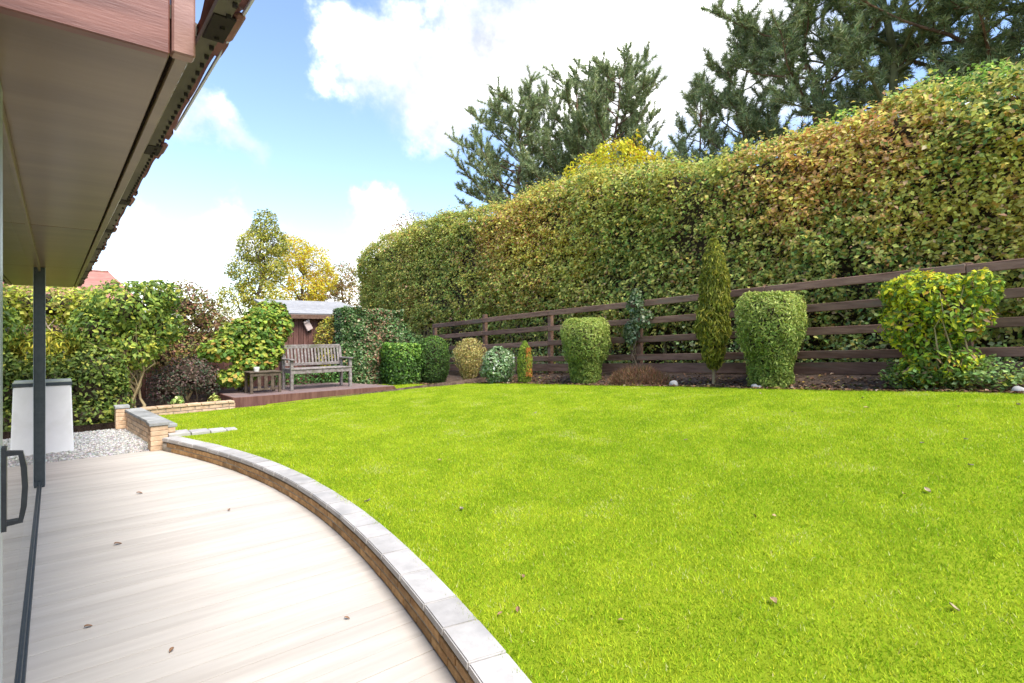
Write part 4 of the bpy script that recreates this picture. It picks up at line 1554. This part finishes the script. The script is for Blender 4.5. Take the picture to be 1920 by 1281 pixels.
bushy('backing_shrub', (-.9, 13.2, .0), 'green and gold mixed foliage in front of the dark rear fence',
      [(0, 0, .8, 1.0, .35, .8), (1.6, 0, .9, .8, .35, .8), (-1.4, 0, 1.0, .9, .4, 1.0), (.8, .1, 1.4, .5, .3, .4)], 8000, .08, [DARKG, (.06, .11, .025), (.14, .19, .035), YGREEN], [3, 3, 2, 1], seed=67)


# ---- trees behind
def broad_tree(name, loc, label, trunk_top, clumps, n, size, cols, wts, seed, r0=.12, bark=None, depth=.6, asp=.55, cat='tree'):
    t = empty(name, loc, 0, label, cat)
    paths = [(wander((0, 0, -.2), trunk_top, 8, .015), [r0 * (1 - .75 * i / 8) for i in range(9)])]
    tpts = paths[0][0]
    for c in clumps:
        i = int(np.clip(np.argmin([abs(p[2] - (c[2] - .8)) for p in tpts]), 1, 8))
        pp = wander(tpts[i], c[:3], 5, .05)
        paths.append((pp, [r0 * .4 * (1 - .8 * j / 5) for j in range(6)]))
        for q in range(5):
            d = unit(RNG.normal(size=(1, 3)))[0] * np.array(c[3:]) * .9
            paths.append((wander(pp[3 + q % 3], np.array(c[:3]) + d, 3, .06), [r0 * .12, r0 * .09, r0 * .06, r0 * .03]))
    link('trunk', tubes('trunk', paths, 6), bark or BARK, t)
    P, N = ell_points(n, clumps, seed, 1.6, .35, depth)
    # twig-scale bunching leaves gaps for the sky
    k = fbmn(P, 2.6, seed + 9) > .38
    P, N = P[k], N[k]
    w = np.repeat(np.array(wts, float)[None], len(P), 0)
    nz = fbmn(P, .9, seed + 3)[:, None]
    w = w * np.clip(1 + 3.0 * (nz - .5) * np.linspace(-1, 1, w.shape[1])[None], .05, 3)
    link('crown', leaf_mesh('crown', P, facing(N, .4, .8), size, palette(len(P), cols, w, .18), asp, .1), LEAF, t)
    return t


broad_tree('birch_tree', (5.7, 22, 0), 'slender light green and yellow birch tree rising behind the shed roof', (.3, 0, 5.6),
           [(.45, 0, 5.5, .5, .5, .75), (.1, .1, 4.7, .7, .6, .7), (.8, 0, 4.9, .6, .5, .55), (-.3, 0, 3.7, .7, .6, .65), (.1, 0, 3.0, .8, .6, .6), (-.7, 0, 2.7, .6, .5, .6), (.6, 0, 2.6, .7, .5, .5), (.8, 0, 3.9, .5, .5, .5)],
           26000, .09, [(.10, .12, .025), (.18, .19, .03), (.28, .26, .04), (.36, .30, .05)], [2, 3, 2.4, 1.0], 73, .10)
broad_tree('yellow_tree', (9.1, 26.5, 0), 'bright golden yellow autumn tree beyond the shed', (0, 0, 4.8),
           [(-.4, 0, 5.3, .9, .7, .8), (.5, 0, 4.9, .9, .7, .8), (-1.2, 0, 3.9, .9, .7, .9), (-1.3, 0, 3.0, .8, .6, .6), (.2, 0, 3.5, 1.1, .7, .8), (1.0, 0, 4.0, .7, .6, .7)],
           27000, .10, [(.52, .35, .025), (.56, .36, .025), (.42, .23, .03), (.36, .30, .05)], [3, 3, 1.4, 1], 79, .12)
broad_tree('russet_tree', (11.6, 28, 0), 'dull russet and olive tree beside the golden tree beyond the hedge end', (0, 0, 4.2),
           [(0, 0, 4.4, 1.0, .8, .8), (-.9, 0, 3.7, .9, .7, .7), (.5, 0, 3.4, 1.2, .8, .8), (-1.6, 0, 3.0, .8, .7, .6)],
           22000, .10, [(.20, .17, .05), (.30, .21, .09), (.26, .13, .07), (.16, .17, .04)], [2, 2, 1.4, 2], 83, .12)
broad_tree('twiggy_tree', (12.2, 21.5, 0), 'bare twiggy purplish tree showing above the far end of the hedge', (0, 0, 6.2),
           [(0, 0, 6.2, .9, .9, .7), (.6, .3, 5.7, .9, .8, .7), (-.7, .2, 5.7, .8, .8, .7)],
           9000, .07, [(.20, .16, .08), (.22, .13, .10), (.18, .19, .05)], [2, 2, 2], 89, .12)
broad_tree('gold_tree', (10.95, 9.3, .5), 'yellow-gold leafy tree top poking above the hedge in front of the pines', (0, 0, 5.3),
           [(-.25, .55, 5.1, .45, .7, .55), (.1, 1.9, 4.6, .35, .5, .35), (-.2, -.5, 5.2, .5, .6, .65), (0, 1.2, 4.7, .4, .6, .4), (.1, -1.15, 4.9, .4, .45, .5), (.05, .3, 5.5, .25, .25, .4), (.05, -.9, 5.6, .2, .22, .4)],
           12000, .085, [(.25, .26, .03), (.40, .35, .025), (.52, .38, .02), (.44, .24, .03)], [1.2, 3, 3, 1], 97, .08)
broad_tree('green_sapling', (10.7, 4.15, .5), 'bright green sapling leaves sprouting above the hedge below the tall pines', (0, 0, 4.5),
           [(0, .0, 4.5, .3, .4, .3), (0, -.5, 4.6, .3, .35, .28), (0, -1.7, 4.75, .3, .4, .35), (0, -2.4, 4.75, .3, .4, .3)],
           2600, .08, [(.12, .20, .04), (.20, .30, .05), (.30, .36, .06)], [2, 3, 1.5], 101, .05)


def pine(name, loc, label, h, crown0, radius, nb, seed, cols, wts, r0=.16, lean=(0, 0), shoots=16, spread_pow=.7, up=.55, bark=None, shoot_len=.5, needle=.14):
    rg = np.random.default_rng(seed)
    t = empty(name, loc, 0, label, 'pine tree')
    top = np.array([lean[0], lean[1], h])
    trunk = wander((0, 0, -.2), top, 10, .012)
    paths = [(trunk, [r0 * (1 - .88 * i / 10) for i in range(11)])]
    SP, SD, SL_ = [], [], []

    def tpoint(z):
        k = np.clip(z / h * 10, 0, 9.999)
        i = int(k)
        return np.array(trunk[i]) * (1 - (k - i)) + np.array(trunk[i + 1]) * (k - i)

    for b in range(nb):
        f = (b + rg.random() * .8) / nb
        z = crown0 + (h - crown0) * f * .97
        a = b * 2.399 + rg.normal() * .3
        L = radius * (1 - f) ** spread_pow * (.65 + .5 * rg.random()) + .35
        o0 = tpoint(z)
        d = np.array([math.cos(a), math.sin(a), .12 + .3 * rg.random()])
        pts = [o0]
        m = 6
        for i in range(m):
            st = L / m
            d = d + np.array([0, 0, up * .16]) + rg.normal(size=3) * .10
            d = d / np.linalg.norm(d)
            pts.append(pts[-1] + d * st)
        rb = max(.012, r0 * .32 * (1 - f * .7))
        paths.append(([tuple(p) for p in pts], [rb * (1 - .8 * i / m) for i in range(m + 1)]))
        ns = max(4, int(shoots * (L / radius) ** .7))
        for s in range(ns):
            q = .3 + .7 * (s + rg.random()) / ns
            k = q * m
            i = min(int(k), m - 1)
            p = pts[i] * (1 - (k - i)) + pts[i + 1] * (k - i)
            sd = d * .5 + rg.normal(size=3) * .65
            sd[2] = abs(sd[2]) * .6 + up
            sd /= np.linalg.norm(sd)
            sl_ = shoot_len * (.55 + .7 * rg.random())
            e = p + sd * sl_
            if s % 2 == 0:
                paths.append(([tuple(p), tuple((p + e) / 2 + [0, 0, -.02]), tuple(e)], [.012, .008, .004]))
            SP.append(p)
            SD.append(sd)
            SL_.append(sl_)
    # leader shoot
    for q in range(5):
        SP.append(np.array(trunk[-1]) - [0, 0, .3])
        SD.append(unit(np.array([[rg.normal() * .25, rg.normal() * .25, 1.0]]))[0])
        SL_.append(shoot_len * 1.2)
    link('trunk', tubes('trunk', paths, 6), bark or PINEBARK, t)
    SP, SD, SL_ = np.array(SP), np.array(SD), np.array(SL_)
    per = 92
    k = np.repeat(np.arange(len(SP)), per)
    q = .18 + .86 * RNG.random(len(k))
    P = SP[k] + SD[k] * (SL_[k] * q)[:, None]
    D = RNG.normal(size=P.shape) * .8 + SD[k] * 0.9
    P = P + RNG.normal(size=P.shape) * .012
    tone = np.repeat(RNG.normal(size=len(SP)) * .18, per)
    c = palette(len(P), cols, wts, .14, gain=3.2) * (1 + tone)[:, None]
    link('crown', needle_mesh('crown', P, D, needle, .025, np.clip(c, .01, .6)), NEEDLE, t)
    return t


PG = [(.058, .076, .034), (.096, .116, .050), (.14, .155, .072), (.19, .195, .10)]
pw = [2.4, 3, 2, .7]
pine('pine_tree', (15.0, 17.7, 0), 'broad dark green pine with upswept shoots, standing beyond the hedge behind the gold tree top', 11.4, 4.2, 3.4, 64, 5, PG, pw, .17, (0, -.3), 28, spread_pow=.38, up=.6)
pine('pine_tree', (15.2, 12.7, 0), 'tallest upright pine of the clump behind the gold tree top', 10.7, 4.5, 2.5, 62, 6, PG, pw, .16, (.1, -.2), 24, spread_pow=.4, up=.95)
pine('pine_tree', (15.8, 14.9, 0), 'rounded pine wedged between the broad pine and the tallest pine of the clump', 11.0, 4.5, 2.8, 56, 7, PG, pw, .14, (0, 0), 22, spread_pow=.35, up=.7)
pine('pine_tree', (15.0, 9.2, 0), 'thin young pine with sparse candle shoots between the pine clump and the tall dark pines', 8.9, 4.5, 1.35, 22, 8, PG, pw, .09, (0, .0), 12, up=.85)
pine('pine_tree', (14.6, 7.35, 0), 'slim dark pine with open upswept branches next to the tall trunked pines', 9.8, 4.0, 2.0, 36, 9, PG, pw, .11, (.1, .2), 18, up=.8)
pine('pine_tree', (14.2, 5.0, 0), 'tall pine with a bare reddish-brown leaning trunk above the russet part of the hedge', 12.5, 5.4, 2.6, 46, 10, PG, pw, .13, (-.2, .9), 24, up=.5)
pine('pine_tree', (13.8, 3.9, 0), 'tall pine with a straight mossy green trunk above the hedge', 12.5, 5.6, 2.5, 46, 12, PG, pw, .16, (0, 0), 24, up=.45, bark=surf('mossy pine bark', (.10, .10, .04), (.22, .21, .09), 7, .9, (1, 1, .4), .8, 30, bdist=.02))
pine('pine_tree', (14.5, 2.4, 0), 'dense dark pine with drooping lower boughs beyond the right part of the hedge', 13.0, 5.6, 3.0, 44, 13, PG, [3, 3, 1.4, .3], .18, (0, 0), 24, up=.3, spread_pow=.4)
pine('pine_tree', (13.3, .7, 0), 'massive very dark pine at the near end of the row of pines', 13.0, 5.2, 2.6, 44, 15, PG, [3.4, 3, 1, .2], .2, (0, 0), 24, up=.3, spread_pow=.4)

# ------------------------------------------------------------------ neighbouring house far left
nb = empty('neighbour_house', (-6, 30, 0), 0, 'neighbouring brick house with a red tiled roof far behind the left shrubs', 'house')
bx('wall', 0, 8.8, 0, 6, -.2, 2.75, WALLB, nb, 0)
bm = bmesh.new()
a = [bm.verts.new(v) for v in ((-.4, -.5, 2.6), (9.2, -.5, 2.6), (9.2, 6.5, 2.6), (-.4, 6.5, 2.6), (.9, 3, 4.4), (8.0, 3, 4.4))]
for f in ((0, 1, 5, 4), (1, 2, 5), (2, 3, 4, 5), (3, 0, 4), (3, 2, 1, 0)):
    bm.faces.new([a[i] for i in f])
me = bpy.data.meshes.new('roof')
bm.to_mesh(me)
bm.free()
rr = link('roof', me, surf('far red roof tiles', (.32, .13, .10), (.46, .22, .17), 3, .8, (1, 4, 1)), nb)
bx('ridge', .9, 8.0, 2.92, 3.08, 4.35, 4.45, TILE, rr, .02)
for x in (1.2, 4.2, 7.0):
    w_ = bx('window', x, x + 1.3, -.03, .02, 1.0, 2.1, WHITE, nb, .004)
    bx('window_pane', x + .08, x + .61, -.036, -.031, 1.08, 2.02, FRAME, w_, 0)
    bx('window_pane', x + .69, x + 1.22, -.036, -.031, 1.08, 2.02, FRAME, w_, 0)

# ------------------------------------------------------------------ fallen leaves on lawn and patio
spots = [(1.9, 4.07), (2.31, 3.36), (1.95, 2.25), (1.72, 2.02), (1.63, 2.05), (3.4, 1.69), (3.47, 1.60), (4.61, 2.96), (4.29, 1.0), (4.17, 1.1), (4.86, .89), (5.25, 1.26), (5.46, 1.03),
         (6.31, 1.98), (5.95, 2.55), (3.02, .61), (2.0, 1.62), (6.6, 1.3), (6.9, 2.2), (2.6, 1.2), (3.1, 2.6), (6.8, .9), (7.0, 3.4), (2.9, 4.6), (4.9, 5.4), (2.1, 5.3)]
lm = []
for k in range(4):
    bm = bmesh.new()
    L, w_ = .075, .045
    row = []
    for i in range(6):
        t_ = i / 5
        ww = w_ * math.sin(math.pi * min(1, t_ * .92 + .06)) * .55
        lift = .012 * math.sin(t_ * 3 + k) + .006
        row.append([bm.verts.new((L * (t_ - .5), s_ * ww, lift + (.010 + .006 * k / 3) * abs(s_))) for s_ in (-1, 0, 1)])
    for i in range(5):
        for j in range(2):
            bm.faces.new((row[i][j], row[i + 1][j], row[i + 1][j + 1], row[i][j + 1]))
    me = bpy.data.meshes.new('fallen_leaf')
    bm.to_mesh(me)
    bm.free()
    me.materials.append(surf('fallen leaf %d' % k, *[((.30, .20, .10), (.44, .31, .17)), ((.20, .11, .06), (.32, .19, .11)), ((.34, .27, .16), (.42, .34, .22)), ((.24, .20, .14), (.36, .31, .24))][k], 20, .85))
    lm.append(me)
for x, y in spots:
    o = link('fallen_leaf', lm[random.randrange(4)], None, loc=(x, y, float(lawn_z(np.array([x]), np.array([y]))[0]) + .014), rot=(RNG.normal() * .25, RNG.normal() * .25, RNG.random() * 6.28))
    s_ = .36 + .28 * random.random()
    o.scale = (s_, s_, s_)
    tag(o, 'dry brown fallen leaf lying on the lawn grass', 'leaf', 'fallen leaves on the lawn')
for x, y in [(1.17, 2.75), (.13, 3.51), (1.12, 5.05), (.34, 4.74), (.42, 3.0), (.85, 2.2), (.6, 6.1)]:
    o = link('fallen_leaf', lm[1], None, loc=(x, y, .004), rot=(0, 0, RNG.random() * 6.28))
    s_ = .35 + .3 * random.random()
    o.scale = (s_, s_, s_)
    tag(o, 'small dark dead leaf lying on the pale patio boards', 'leaf', 'dead leaves on the patio')
